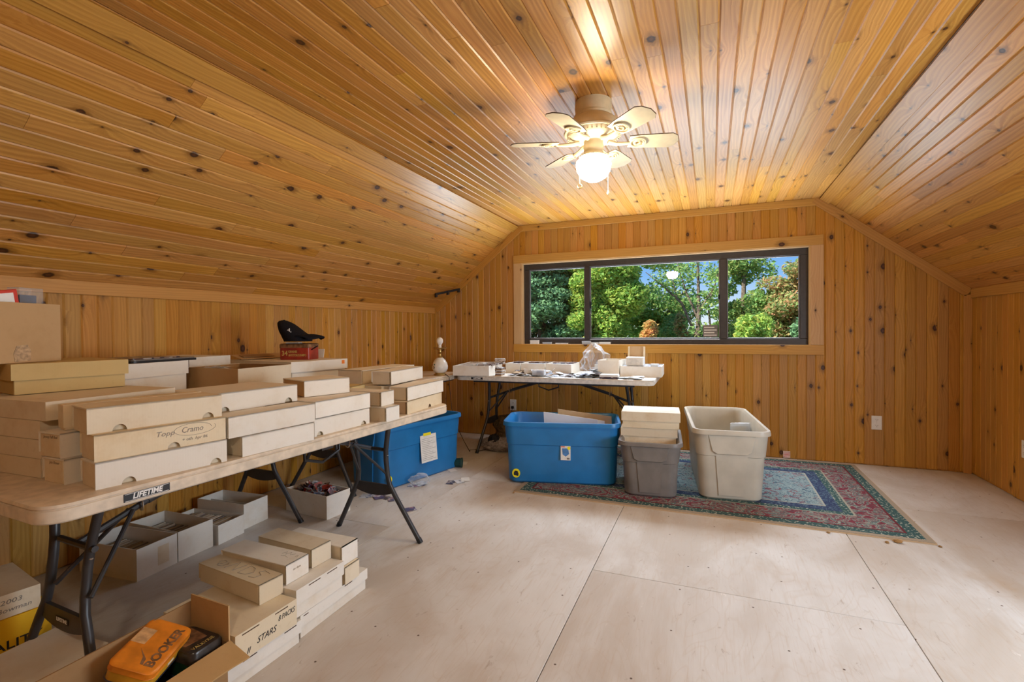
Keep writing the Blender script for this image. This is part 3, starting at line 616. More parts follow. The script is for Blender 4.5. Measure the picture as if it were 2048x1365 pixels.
# ------------------------------------------------------------------ folding tables
def rrect(x0, x1, y0, y1, r, n=6):
    p = []
    for cx, cy_, a0 in ((x1-r, y1-r, 0), (x0+r, y1-r, 90), (x0+r, y0+r, 180), (x1-r, y0+r, 270)):
        for k in range(n+1):
            a = math.radians(a0+90*k/n); p.append((cx+r*math.cos(a), cy_+r*math.sin(a)))
    return p
def loft(rings, name, mat, parent, close=True, loc=(0, 0, 0), rot=(0, 0, 0)):
    m = MB(); n = len(rings[0]); m.v = [p for r in rings for p in r]
    m.f = [(i*n+k, i*n+(k+1) % n, (i+1)*n+(k+1) % n, (i+1)*n+k) for i in range(len(rings)-1) for k in range(n)]
    if close: m.f += [tuple(range(n))[::-1], tuple(range((len(rings)-1)*n, len(rings)*n))]
    m.smooth = True
    return m.build(name, mat, parent, loc, rot)
TZ = .737
def folding_table(label, loc, rotz, L_=1.80, D=.74, mat='table_plastic', badge=True, tilt=.07, near=None):
    """local x along the length, y depth (away from the front edge), origin under the middle"""
    t = thing('folding_table', label, 'table', loc, rotz)
    R = lambda g, z: [(x, y, z) for x, y in rrect(-L_/2+g, L_/2-g, -D/2+g, D/2-g, max(.015, .065-g))]
    loft([R(.02, TZ-.046), R(.004, TZ-.046), R(.0, TZ-.042), R(.0, TZ-.014), R(.004, TZ-.012), R(.004, TZ-.010), R(.0, TZ-.008), R(.003, TZ-.001), R(.010, TZ)], 'table_top', mat, t)
    for sgn in (-1, 1):
        xt, xb_ = sgn*(L_/2-.25), sgn*(L_/2-.25+tilt)
        def X(z): return xb_+(xt-xb_)*(z/.69)
        prof = [(.150, .688), (.122, .58), (.104, .50), (.100, .44), (.102, .36), (.112, .305), (.140, .25), (.285, .010)]
        fw, fo = near if (near and sgn < 0) else (.285, 0)
        prof[-1] = (fw, .010)
        for s2 in (-1, 1):
            lg = MB().tube([(X(z), s2*u+fo, z) for u, z in prof], .0135, 10).build('leg', 'leg_metal', t)
            MB().tube([(X(.02), s2*(fw-.006)+fo, .022), (X(0), s2*(fw+.007)+fo, 0.0)], .0155, 10).build('foot_cap', 'black_plastic', lg)
            MB().lathe([(.0, -.003), (.006, -.002), (.006, .002), (0, .003)], 8, (X(.47), s2*.113+fo, .47)).build('rivet', 'steel', lg)
        cb = MB()
        pts = np.linspace(-.125, .125, 9)
        poly = [(y, .300+.0) for y in pts]+[(y, .255-.02*(1-(y/.125)**2)) for y in pts[::-1]]
        cb.prism(poly, -.006, .006, lambda u, v, h: (X(.28)+h, u+fo, v)); b = cb.build('cross_bar', 'leg_metal', t)
        if badge:
            bp = MB().box(-.036, .036, -.009, .009, 0, .001).build('badge', 'black_plastic', b, (X(.28)+sgn*.0065, fo, .268), (PI/2, 0, sgn*PI/2))
            text(bp, 'LIFETIME', .016, (0, 0, .0014), (0, 0, 0), 'white_print', bold=.0003)
        MB().tube([(X(.50), -.10, .50), (X(.50), .10, .50)], .010, 8).build('cross_tube', 'leg_metal', t)
        br = MB().tube([(X(.50), 0, .50), (X(.50)-sgn*.28, 0, .60)], .011, 8).build('brace', 'leg_metal', t)
        MB().tube([(X(.50)-sgn*.20, 0, .572), (sgn*.10, 0, .684)], .014, 8).build('brace_sleeve', 'leg_metal', br)
        MB().tube([(X(.50)-sgn*.18+.02*math.cos(q)*.3, .022*math.cos(q), .566+.022*math.sin(q)) for q in np.linspace(0, 2*PI, 17)], .003, 6).build('lock_ring', 'steel', br)
        for s2 in (-1, 1): MB().tube([(X(.36), s2*.101, .36), (X(.50)-sgn*.15, s2*.012, .556)], .007, 8).build('strut', 'leg_metal', t)
    for s2 in (-1, 1): MB().box(-L_/2+.16, L_/2-.16, s2*(D/2-.075)-.010, s2*(D/2-.075)+.010, TZ-.066, TZ-.044).build('side_rail', 'leg_metal', t)
    MB().box(-.03, .03, -D/2+.02, D/2-.02, TZ-.060, TZ-.045).build('centre_hinge', 'leg_metal', t)
    hd = MB().tube([(.09, -D/2+.05, TZ-.05), (.09, -D/2+.05, TZ-.085), (.0, -D/2+.05, TZ-.115), (-.09, -D/2+.05, TZ-.085), (-.09, -D/2+.05, TZ-.05)], .006, 8)
    hd.build('carry_handle', 'black_plastic', t)
    if badge:
        bd = MB().box(-.058, .058, -.011, .011, 0, .0012).build('badge', 'black_plastic', t, (-L_/2+.225, -D/2-.0002, TZ-.026), (PI/2, 0, 0))
        text(bd, 'LIFETIME', .0195, (0, 0, .0015), (0, 0, 0), 'white_print', shear=.2, bold=.0006)
        MB().box(-.055, .055, .0088, .0098, .001, .0016).build('badge_line', 'white_print', bd); MB().box(-.055, .055, -.0098, -.0088, .001, .0016).build('badge_line', 'white_print', bd)
    return t
A1 = math.radians(90-2.6)
T1 = folding_table('beige plastic folding table in front, loaded with white card boxes', (-1.792, 1.562, 0), A1, D=.76, near=(.25, .03))
T2 = folding_table('beige folding table behind the front one, pushed against the left pine wall', (-2.585, 1.53, 0), PI/2, badge=False)
T3 = folding_table('beige folding table in the far left corner carrying the table lamp', (-2.60, 3.46, 0), PI/2, D=.68, badge=False)
T4 = folding_table('white plastic folding table under the window, strewn with trading cards', (-1.335, 4.43, 0), math.radians(1.0), L_=1.79, D=.74, mat='table_white')

# ------------------------------------------------------------------ boxes
def notched(l, h, notches, r=.017):
    p = [(0, 0)]
    for c in sorted(notches):
        for k in range(9):
            a = PI-PI*k/8; p.append((c+r*math.cos(a), r*1.05*math.sin(a)))
    return p+[(l, 0), (l, h), (0, h)]
def base_thing(name, label, cat, Lp, Rp, z0, group, tilt=0):
    a = math.atan2(Rp[1]-Lp[1], Rp[0]-Lp[0]); l = math.hypot(Rp[0]-Lp[0], Rp[1]-Lp[1])
    t = thing(name, label, cat, (Lp[0], Lp[1], z0), a, group); return t, l
def fold_box(label, Lp, Rp, d, z0, h, notch=(), mat='white_card', end=None, group=None, l=None, flapcut=False):
    t, ll = base_thing('card_box', label, 'box', Lp, Rp, z0, group); l = l or ll
    MB().box(.003, l-.003, .012, d-.003, 0, h-.004).build('body', end or mat, t, bevel=.0015)
    m = MB().prism(notched(l, h, [n*l for n in notch]), 0, .0035, lambda u, v, q: (u, q, v))
    m.box(0, l, 0, d, h-.004, h); m.box(0, l, d-.003, d, .012, h-.003)
    m.build('lid', mat, t)
    if flapcut:
        MB().box(.0, .0033, .0036, d*.35, h*.0+.004, h-.006).build('end_tab', mat if not end else end, t)
    return t
def tray_box(label, Lp, Rp, d, z0, h, skirt=.55, mat='white_card', tray=None, inset=.006, slots=(), group=None, l=None, name='lidded_box'):
    t, ll = base_thing(name, label, 'box', Lp, Rp, z0, group); l = l or ll
    MB().box(inset, l-inset, inset, d-inset, 0, h-.006).build('tray', tray or mat, t, bevel=.0015)
    k = h*(1-skirt)
    m = MB().box(0, l, 0, d, h-.004, h)
    for c in ((0, l, 0, .004), (0, l, d-.004, d), (0, .004, .004, d-.004), (l-.004, l, .004, d-.004)): m.box(*c, k, h-.004)
    ld = m.build('lid', mat, t)
    for a, b in slots: MB().box(a*l, b*l, -.0006, .006, h-.010, h-.0065).build('tab_slot', 'slot', ld)
    return t
def card_row(parent, x0, x1, y0, y1, z, n, h=.088, name='card_row', lean=.2, seed=1, mat='card_edges'):
    """cards standing on edge one behind the other along y"""
    rr = random.Random(seed); m = MB()
    for i in range(n):
        yy = y0+(y1-y0)*(i+.5)/n; ht = h*rr.uniform(.86, 1.0); w = (x1-x0); tl = lean*rr.uniform(.6, 1.2)*.02
        a, b = x0+rr.uniform(0, .08)*w, x1-rr.uniform(0, .08)*w; th = (y1-y0)/n*.38
        m.add([(a, yy-th, z), (b, yy-th, z), (b, yy+th, z), (a, yy+th, z), (a, yy-th+tl, z+ht), (b, yy-th+tl, z+ht), (b, yy+th+tl, z+ht), (a, yy+th+tl, z+ht)],
              [(0, 3, 2, 1), (4, 5, 6, 7), (0, 1, 5, 4), (1, 2, 6, 5), (2, 3, 7, 6), (3, 0, 4, 7)])
    o = m.build(name, mat, parent); o['kind'] = 'stuff'; return o
def open_box(label, Lp, Rp, d, z0, h, rows=0, mat='white_card', inner=None, group=None, l=None, cards=0, ch=.085, backflap=0, seed=1, th=.004, name='open_box', cut=0):
    t, ll = base_thing(name, label, 'box', Lp, Rp, z0, group); l = l or ll
    m = MB().box(0, l, 0, d, 0, th)
    m.box(0, l, 0, th, th, h); m.box(0, l, d-th, d, th, h); m.box(0, th, th, d-th, th, h-cut); m.box(l-th, l, th, d-th, th, h-cut)
    m.build('carton', mat, t)
    for k in range(rows-1):
        x = l*(k+1)/rows; MB().box(x-.0015, x+.0015, th, d-th, th, h*.8).build('divider', inner or mat, t)
    if cards:
        for k in range(max(1, rows)):
            w = (l-2*th)/max(1, rows); card_row(t, th+k*w+.004, th+(k+1)*w-.004, d*.1, d*.93, th, cards, ch, seed=seed+k)
    return t

GB = 'card storage boxes stacked on the front table'
# front row on the front table, near end first
fold_box('white card box with two thumb notches, bottom of the nearest stack on the table', (-1.503, .779), (-1.443, 1.111), .104, TZ, .071, (.22, .90), 'white_card', 'aged_card', GB)
bt = fold_box('yellowed card box pencilled with an oval, middle of the nearest stack', (-1.518, .785), (-1.451, 1.114), .108, TZ+.071, .071, (.56,), 'aged_card', 'aged_card', GB)
text(bt, 'Topp', .021, (.165, -.0004, .046), (PI/2, 0, 0), 'pencil', 'handwriting', shear=.25, sx=1.1)
text(bt, 'Cramo', .024, (.238, -.0004, .048), (PI/2, 0, 0), 'pencil', 'handwriting', shear=.25, sx=.9)
text(bt, '+ oth  hpr 86', .013, (.245, -.0004, .020), (PI/2, 0, 0), 'pencil', 'handwriting', shear=.2)
scribble(bt, [[(.055*math.cos(q)+.002*q, .018*math.sin(q)) for q in np.linspace(0, 2*PI+.4, 30)]], (.238, -.0004, .048), (PI/2, 0, 0), 'pencil', .0005)
fold_box('cream card box overhanging on top of the nearest stack, two notches in its long side', (-1.548, .785), (-1.474, 1.119), .125, TZ+.142, .070, (.21, .88), 'aged_card', 'aged_card', GB)
for lab, Lp, z, tx in (('narrow card box end facing the camera, lower of the two behind the nearest stack', (-1.636, .776), TZ, 'Jets Boxer'), ('narrow card box end facing the camera, upper of the two behind the nearest stack', (-1.653, .776), TZ+.070, 'Jersey Fall Basl')):
    b = fold_box(lab, Lp, (Lp[0]-.004, Lp[1]+.33), .103, z, .069, (), 'white_card', 'aged_card', GB)
    text(b, tx, .011, (.0026, .052, .056), (PI/2, 0, -PI/2), 'faint_pencil', 'handwriting', shear=.2)
# the four-high stack at the near left corner of the table
for k in range(4):
    x0 = -1.775+(.0, .004, .0, .03)[k]; w_ = .36; hh = .0545
    tray_box(['cream flat box, lowest of the four-high stack at the near table end', 'cream flat box, second from the bottom at the near table end', 'cream flat box, third from the bottom at the near table end', 'cream wide flat box on top of the four-high stack at the near table end'][k],
             (-2.16+.004*k, .775), (x0, .787), .37, TZ+k*.055, .0548, .98, 'aged_card', group=GB, inset=.003)
# support behind (bodies seen between the stacks)
tray_box('pale flat box below the cream top box, between the near stacks and the wall', (-1.687, .80), (-1.614, 1.15), .045, TZ+.140, .072, .9, 'aged_card', group=GB, inset=.003)
# second stack
fold_box('white card box, bottom of the second stack from the near end', (-1.440, 1.165), (-1.412, 1.452), .10, TZ, .067, (), 'white_card', 'aged_card', GB)
fold_box('long white card box, middle of the second stack from the near end', (-1.451, 1.124), (-1.416, 1.462), .105, TZ+.068, .070, (), 'white_card', 'white_card', GB)
fold_box('notched white card box on top of the second stack from the near end', (-1.556, 1.150), (-1.531, 1.488), .26, TZ+.139, .066, (.12, .88), 'white_card', 'aged_card', GB)
# third stack
fold_box('white card box with two notches, lower box under the tilted white one', (-1.444, 1.487), (-1.428, 1.801), .105, TZ, .070, (.09, .88), 'white_card', 'aged_card', GB)
fold_box('white card box with a creased lid, upper box under the tilted white one', (-1.447, 1.497), (-1.428, 1.806), .30, TZ+.071, .066, (), 'white_card', 'aged_card', GB)
fold_box('white card box lying askew on top of the third stack, beside the open carton', (-1.584, 1.578), (-1.516, 1.775), .20, TZ+.139, .068, (), 'white_card', 'kraft', GB)
# short boxes with their ends to the room
fold_box('short white card box, lower of the pair with ends facing the room', (-1.370, 1.847), (-1.367, 1.942), .24, TZ, .066, (), 'white_card', 'aged_card', GB)
fold_box('short white card box, upper of the pair with ends facing the room', (-1.410, 1.864), (-1.411, 1.961), .24, TZ+.067, .066, (), 'white_card', 'aged_card', GB)
# far stack
fold_box('cream card box with one notch, bottom of the far end stack', (-1.398, 2.054), (-1.432, 2.445), .10, TZ, .064, (.62,), 'aged_card', 'kraft', GB)
fold_box('white card box in the middle of the far end stack', (-1.408, 2.072), (-1.431, 2.462), .105, TZ+.065, .068, (), 'white_card', 'aged_card', GB)
fold_box('white card box on top of the far end stack', (-1.541, 2.122), (-1.592, 2.500), .115, TZ+.134, .070, (), 'white_card', 'aged_card', GB)
fold_box('big flat white box beside the top of the far end stack', (-1.90, 2.135), (-1.735, 2.128), .47, TZ+.129, .075, (), 'white_card', 'aged_card', GB, flapcut=False)
tray_box('white flat box supporting the big flat white one at the far table end', (-1.86, 2.12), (-1.58, 2.09), .33, TZ, .128, .5, 'white_card', group=GB)
fold_box('small kraft card box wedged between the white stacks, seam on its side', (-1.66, 1.90), (-1.69, 2.10), .17, TZ+.066, .071, (.5,), 'kraft_yellow', 'kraft', GB, flapcut=False)
fold_box('kraft card box under the small one, mostly hidden between the white stacks', (-1.655, 1.86), (-1.685, 2.09), .18, TZ, .065, (), 'kraft_yellow', 'kraft', GB, flapcut=False)
fold_box('small tan card box tucked against the far end stack', (-1.525, 1.985), (-1.53, 2.06), .10, TZ, .082, (), 'kraft_yellow', 'kraft', GB, flapcut=False)
# open carton, hat box and the pile on the rear table
tray_box('white lidded box underneath the open brown carton', (-2.06, 1.665), (-2.075, 2.0), .40, TZ, .120, .5, 'white_card', group=GB)
t = open_box('open cream carton with brown inside on the back boxes', (-2.093, 1.676), (-2.104, 2.006), .37, TZ+.123, .116, 0, 'aged_card', 'kraft', GB, name='open_carton')
MB().box(.005, .325, .005, .0058, .005, .114).build('lining', 'kraft_dark', t); MB().box(.005, .325, .3642, .365, .005, .114).build('lining', 'kraft_dark', t); MB().box(.3252, .326, .006, .364, .005, .114).build('lining', 'kraft_dark', t); MB().box(.004, .0048, .006, .364, .005, .114).build('lining', 'kraft_dark', t)
MB().box(-.0012, 0, 0, .37, 0, .116).build('end_panel', 'kraft', t)
m = MB()
for i in range(14):
    a = rnd.uniform(0, 6); m.add([(.06+rnd.uniform(-.03, .08), .22+rnd.uniform(-.08, .1), .095+rnd.uniform(0, .028)) for _ in range(4)], [(0, 1, 2), (0, 2, 3), (1, 2, 3)])
m.box(.02, .2, .12, .33, .006, .094); m.build('plastic_wrap', 'clear_plastic', t)
tray_box('white lidded box underneath the box with the red tin', (-2.10, 2.05), (-2.06, 2.40), .42, TZ, .118, .5, 'white_card', group=GB)
kb = tray_box('white lidded box with an orange sticker, carrying the red tin', (-2.135, 2.035), (-2.080, 2.42), .62, TZ+.120, .127, .46, 'white_card', inset=.012, group=GB)
MB().box(.345, .366, -.0006, 0, .098, .119).build('price_sticker', 'orange_print', kb)
# kraft lid box, white lid box and the tall carton at the left edge
tray_box('yellowish kraft lidded box on the near end stacks', (-2.015, .825), (-1.965, 1.128), .36, TZ+.2215, .097, .53, 'kraft_yellow', 'kraft_yellow', .008, group=GB)
mb_ = tray_box('white lidded box behind the kraft one, under the black binder', (-2.30, 1.25), (-2.36, 1.62), .46, TZ+.130, .150, .42, 'white_card', group=GB)
tray_box('white lidded box at the bottom of the pile on the rear table', (-2.29, 1.22), (-2.36, 1.63), .48, TZ, .1285, .5, 'white_card', group=GB)
tray_box('cream flat box seen as a thin edge behind the binder', (-2.50, 1.72), (-2.52, 1.97), .36, TZ, .285, .4, 'white_card', group=GB)
nc = thing('tall_carton', 'tall kraft carton with a torn tape patch at the left picture edge', 'box', (-2.030, .750, TZ+.320), math.atan2(1.0-.750, -2.115+2.030), GB)
l = math.hypot(.25, .085); d = .22; h = .195; th = .004
m = MB().box(0, l, 0, d, 0, th); m.box(0, l, 0, th, th, h); m.box(0, l, d-th, d, th, h); m.box(0, th, th, d-th, th, h); m.box(l-th, l, th, d-th, th, h)
m.build('carton', 'kraft', nc)
MB().prism([(.112, .004), (.160, .006), (.162, .040), (.152, .058), (.118, .055), (.108, .03)], -.0012, 0, lambda u, v, q: (u, q, v)).build('torn_tape', 'tape_tan', nc)
rb = thing('red_white_packet', 'red and white packet sticking out of the tall carton', 'packet', (-2.06, .85, TZ+.346), math.atan2(.25, -.085))
MB().box(-.03, .075, .03, .05, 0, .205, Matrix.Rotation(math.radians(-9), 4, 'Y')).build('packet', 'red_print', rb, bevel=.002)
MB().box(-.018, .06, .0285, .0305, .10, .195, Matrix.Rotation(math.radians(-9), 4, 'Y')).build('label', 'white_print', rb)
pc = thing('clear_card_case', 'clear plastic card case standing in the tall carton', 'case', (-2.12, .93, TZ+.325), math.atan2(.25, -.085))
MB().box(-.02, .062, .03, .075, 0, .245).build('case', 'clear_plastic', pc, bevel=.002); MB().box(.0, .055, .05, .056, .0, .222).build('dark_card', 'navy_print', pc)

# black binder with loose sheets
bn = thing('binder', 'flat black binder with grey sheets on the white lidded box', 'binder', (-2.50, 1.40, TZ+.280), math.radians(95))
MB().prism(rrect(-.06, .26, -.16, .12, .02, 3), .0, .010, lambda u, v, h: (u, v, h)).build('cover', 'black_plastic', bn)
MB().prism(rrect(-.05, .255, -.15, .11, .015, 3), .010, .015, lambda u, v, h: (u, v, h)).build('pages', 'grey_plastic', bn)
MB().prism(rrect(-.03, .20, -.12, .10, .01, 3), .015, .020, lambda u, v, h: (u, v, h)).build('loose_sheet', 'card_dark', bn)

# flat opened carton scrap and white flap behind the tin
fs = thing('flattened_carton', 'flattened brown carton scrap leaning behind the red tin', 'cardboard', (-2.60, 2.30, TZ+.262), math.radians(78))
MB().box(-.20, .16, -.06, .07, 0, .003, Matrix.Rotation(math.radians(10), 4, 'X')).build('panel', 'kraft', fs); MB().box(-.17, .02, -.03, .03, .006, .008, Matrix.Rotation(math.radians(10), 4, 'X')).build('window_cut', 'kraft_dark', fs)
wf = thing('white_flap', 'white cardboard flap standing behind the red tin', 'cardboard', (-2.42, 2.46, TZ+.247), math.radians(10))
MB().box(0, .10, -.002, .002, 0, .055, Matrix.Rotation(math.radians(-12), 4, 'X')).build('panel', 'white_card', wf)

# red tin and cap
A = Vector((-2.395, 2.195, TZ+.247)); B = Vector((-2.215, 2.245, TZ+.247)); ta = math.atan2(B.y-A.y, B.x-A.x); tl_ = (B-A).length
tn = thing('red_tin', 'red collectors tin lettered with the number 34', 'tin', A, ta)
R = lambda g, z: [(x, y, z) for x, y in rrect(g, tl_-g, g, .12-g, .012, 4)]
loft([R(.002, 0), R(0, .003), R(0, .080), R(.002, .082)], 'body', 'tin_red', tn)
loft([R(-.002, .072), R(-.002, .092), R(.002, .096), R(.01, .097)], 'lid', 'wood_art', tn)
text(tn, '34', .040, (.034, -.0006, .038), (PI/2, 0, 0), 'gold_print', sx=.95, bold=.0008)
text(tn, 'GIANNIS', .020, (.085, -.0006, .048), (PI/2, 0, 0), 'gold_print', sx=.72, bold=.0003)
text(tn, 'ANTETOKOUNMPO', .020, (.114, -.0006, .027), (PI/2, 0, 0), 'gold_print', sx=.62, bold=.0003)
MB().tube([(tl_+.001, .03, .06), (tl_+.045, .02, .082)], .004, 8).build('latch_pen', 'black_plastic', tn)
MB().box(.03, .11, .02, .06, .097, .1035).build('paper_scrap', 'paper', tn)

cp = thing('baseball_cap', 'black baseball cap with white script emblem lying on the red tin', 'cap', A+Vector((-.020*math.cos(ta), -.020*math.sin(ta), .104)), ta)
# crown: a tilted dome leaning back to the left, brim to the right (local x to the right, z up)
rings = []
axis0 = Vector((.10, .055, .015)); 
for sz, a_, lf_, b_ in ((0, .080, .030, .078), (.15, .084, .020, .081), (.30, .082, .010, .081), (.45, .073, .0, .078), (.60, .063, -.006, .073), (.74, .054, -.011, .065), (.86, .044, -.013, .053), (.95, .030, -.008, .036), (1.0, .012, .008, .014)):
    rings.append([(lf_+a_+a_*math.cos(q), .055+b_*math.sin(q), .005+.128*sz-.10*a_*math.cos(q)*sz) for q in np.linspace(0, 2*PI, 29)[:-1]])
cen = [sum(p[i] for p in rings[-1])/28 for i in range(3)]
cr_ = loft(rings, 'crown', 'hat_cloth', cp)
bm_ = MB(); br_t = []; 
for top in (1, 0):
    for i in range(9):
        for j in range(13):
            u = i/8; q = (j/12-.5)*2
            x = .140+.132*u*(1-.42*q*q); y = .055+.078*q*(1-.10*u); z = .032+.016*u*(1-u)*2-.014*q*q*(.3+u*.7)-.006*u*u+.0+(0.008 if top else 0)+(-.004*u)
            br_t.append((x, y, z+.004))
bm_.v = br_t
N_ = 9*13
for i in range(8):
    for j in range(12):
        a = i*13+j; bm_.f += [(a, a+1, a+14, a+13), (N_+a, N_+a+13, N_+a+14, N_+a+1)]
per = [j for j in range(13)]+[i*13+12 for i in range(1, 9)]+[8*13+j for j in range(11, -1, -1)]+[i*13 for i in range(7, 0, -1)]
bm_.f += [(per[k], per[(k+1) % len(per)], N_+per[(k+1) % len(per)], N_+per[k]) for k in range(len(per))]
bm_.smooth = True; bm_.build('brim', 'hat_cloth', cp)
emb = MB()
for line in ([(-.020, -.014), (-.012, -.018), (-.008, -.010), (-.014, -.004), (-.020, -.010), (-.014, -.014), (-.002, .006), (.006, .018), (.009, .002), (.012, -.010)], [(-.002, .002), (.010, .002)], [(.012, -.006), (.018, .004), (.020, -.008), (.027, -.006)]):
    emb.tube([(x, 0, z) for x, z in line], .0022, 6)
emb.build('emblem', 'white_print', cp, (.088, -.016, .070), (math.radians(20), math.radians(24), 0))
MB().lathe([(0, .006), (.005, .004), (.007, 0)], 10).build('button', 'hat_cloth', cp, (cen[0], cen[1], cen[2]-.001))

# ------------------------------------------------------------------ rug
rg = thing('area_rug', 'oriental rug with burgundy and green borders under the plastic bins', 'rug', (-.107, 4.04, 0), 0)
MB().prism(rrect(-1.20, 1.20, -.81, .81, .006, 2), 0, .009, lambda u, v, h: (u, v, h)).build('pile', 'rug_pile', rg)
MB().prism(rrect(-1.206, 1.206, -.816, .816, .008, 2), 0, .006, lambda u, v, h: (u, v, h)).build('edge_binding', 'kraft', rg)

# ------------------------------------------------------------------ plastic storage bins
def storage_bin(label, loc, rotz, lw, lb, dw, db, h, mat, z0=0, stickers=False, handle_end=True, recess=True):
    """local x along length, y depth, origin at base centre; lw/dw rim size, lb/db base size"""
    t = thing('storage_bin', label, 'bin', (loc[0], loc[1], z0), rotz)
    def ring(z, g=0, r=.07):
        s = z/h; a, b = lb+(lw-.05-lb)*s, db+(dw-.05-db)*s
        return [(x, y, z) for x, y in rrect(-a/2+g, a/2-g, -b/2+g, b/2-g, max(.02, r-g), 6)]
    def rim(z, e): return [(x, y, z) for x, y in rrect(-lw/2+e, lw/2-e, -dw/2+e, dw/2-e, .085-e, 6)]
    rg_ = [ring(0, .012), ring(.012)]+[ring(h*k) for k in (.35, .62)]
    up = [ring(h*.63, -.006), ring(h*.80, -.010), ring(h*.93, -.012)]
    rimr = [rim(h*.935, .006), rim(h*.935, 0), rim(h*.97, 0), rim(h, .004), rim(h, .022)]
    inn = [ring(h*.95, .010), ring(h*.62, .006), ring(.02, .006)]
    loft(rg_+up+rimr+inn, 'tub', mat, t)
    for s2 in (-1, 1):      # end handles (moulded pockets) and rim lips
        hw = dw*.30; xe = s2*(lb/2+(lw-.05-lb)/2*.80+.008)
        if handle_end:
            pl = [( -hw, h*.93), (-hw*.82, h*.70), (-hw*.62, h*.66), (hw*.62, h*.66), (hw*.82, h*.70), (hw, h*.93)]
            MB().prism(pl, -.010, .010, lambda u, v, q: (xe+q, u, v)).build('handle', mat, t, bevel=.004)
        pn = dw*.20
        MB().prism([(-pn*.8, .03), (pn*.8, .03), (pn, h*.66), (-pn, h*.66)], -.004, .007, lambda u, v, q: (s2*(lb/2+(lw-.05-lb)/2*(v/h))+s2*q, u, v)).build('end_panel', mat, t)
    return t
b2 = storage_bin('large blue plastic bin standing half on the rug, open', (-1.085, 3.700), math.radians(13), .88, .80, .50, .43, .455, 'blue_plastic', .010)
st = MB().box(-.036, .036, -.0012, 0, -.052, .052).build('product_label', 'paper', b2, (.035, -.2345, .235), (math.radians(-4.5), 0, 0))
MB().prism([(-.026, .034), (.018, .034), (.026, -.006), (.0, -.026), (-.022, -.010)], -.002, -.0012, lambda u, v, h: (u, h, v)).build('printed_tub', 'blue_print', st)
MB().prism([(.024+.012*math.cos(a), .036+.012*math.sin(a)) for a in np.linspace(0, 2*PI, 15)[:-1]], -.0026, -.002, lambda u, v, h: (u, h, v)).build('printed_disc', 'yellow_print', st)
MB().box(-.034, -.006, -.002, -.0012, .042, .048).build('printed_line', 'red_print', st)
for k in range(6): MB().box(.010+.0032*k, .0118+.0032*k, -.002, -.0012, -.046, -.034).build('barcode_line', 'ink', st)
ds = MB().prism([(.030*math.cos(a), .033*math.sin(a)) for a in np.linspace(0, 2*PI, 25)[:-1]], -.001, 0, lambda u, v, h: (u, h, v)).build('round_sticker', 'yellow_print', b2, (-.335, -.2225, .070), (math.radians(-4.5), 0, 0))
MB().prism([(-.018, -.014), (.002, -.018), (.016, -.020), (.018, -.004), (.010, .016), (-.008, .018), (-.018, .004)], -.002, -.001, lambda u, v, h: (u, h, v)).build('printed_blot', 'ink', ds)
b1 = storage_bin('large blue plastic bin with a paper list taped on, under the corner table', (-2.275, 3.340), math.radians(76), .88, .80, .46, .40, .455, 'blue_plastic')
pp = MB().box(-.085, .085, -.0015, 0, -.105, .105).build('taped_list', 'paper', b1, (.02, -.2215, .235), (math.radians(-5), 0, 0))
for k in range(13): MB().box(-.07, .07-.03*((k*7) % 3), -.0022, -.0014, -.088+.0135*k, -.0860+.0135*k).build('written_line', 'pencil', pp)
MB().box(-.05, .03, -.0024, -.0016, .098, .120).build('tape', 'yellow_print', pp)
MB().prism([(.026*math.cos(a), .028*math.sin(a)) for a in np.linspace(0, 2*PI, 21)[:-1]], -.001, 0, lambda u, v, h: (u, h, v)).build('round_sticker', 'yellow_print', b1, (-.36, -.205, .075), (math.radians(-5), 0, 0))
b3 = storage_bin('smaller dark grey plastic bin holding white boxes, between two big bins', (-.415, 3.68), math.radians(90+5), .60, .50, .43, .345, .375, 'grey_plastic', .010)
MB().tube([(-.275, -.060, .305), (-.28, -.062, .272), (-.275, -.05, .262), (-.275, .05, .262), (-.28, .06, .272), (-.275, .06, .305)], .004, 6).build('wire_bail', 'steel', b3)
b4 = storage_bin('long beige plastic bin on the rug, right of the grey one', (.065, 4.03), math.radians(96), 1.06, .96, .49, .39, .470, 'tan_plastic', .010)

GI = 'boxes inside the bins'
# pieces standing in the bins
cb = thing('cardboard_sheet', 'folded white cardboard leaning inside the blue bin on the rug', 'cardboard', (-1.02, 3.80, .022), math.radians(6))
for k, (mat, y, xo, hh) in enumerate((('white_card', -.03, -.02, .455), ('paper', .01, .03, .44), ('kraft', .05, .08, .47))):
    MB().prism([(-.20+xo, .0), (.22+xo, .0), (.21+xo, hh-.030), (-.22+xo, hh+.015)], y, y+.005, lambda u, v, h: (u, h, v)).build('panel', mat, cb)
tray_box('white lidded box, lower of two stacked in the grey bin', (-.612, 3.575), (-.225, 3.610), .26, .332, .112, .52, 'aged_card', 'aged_card', .008, name='lidded_box', group=GI)
gb2 = tray_box('white lidded box, upper of two stacked in the grey bin', (-.605, 3.560), (-.205, 3.598), .28, .445, .116, .55, 'aged_card', 'aged_card', .008, group=GI)
MB().box(.002, .398, .002, .278, .1161, .1167).build('top_sheet', 'white_card', gb2)
bb = thing('filler_carton', 'plain carton filling the grey bin under the white boxes', 'box', (-.415, 3.70, .032), math.radians(5)); MB().box(-.15, .15, -.18, .18, 0, .298).build('carton', 'kraft', bb, bevel=.002)
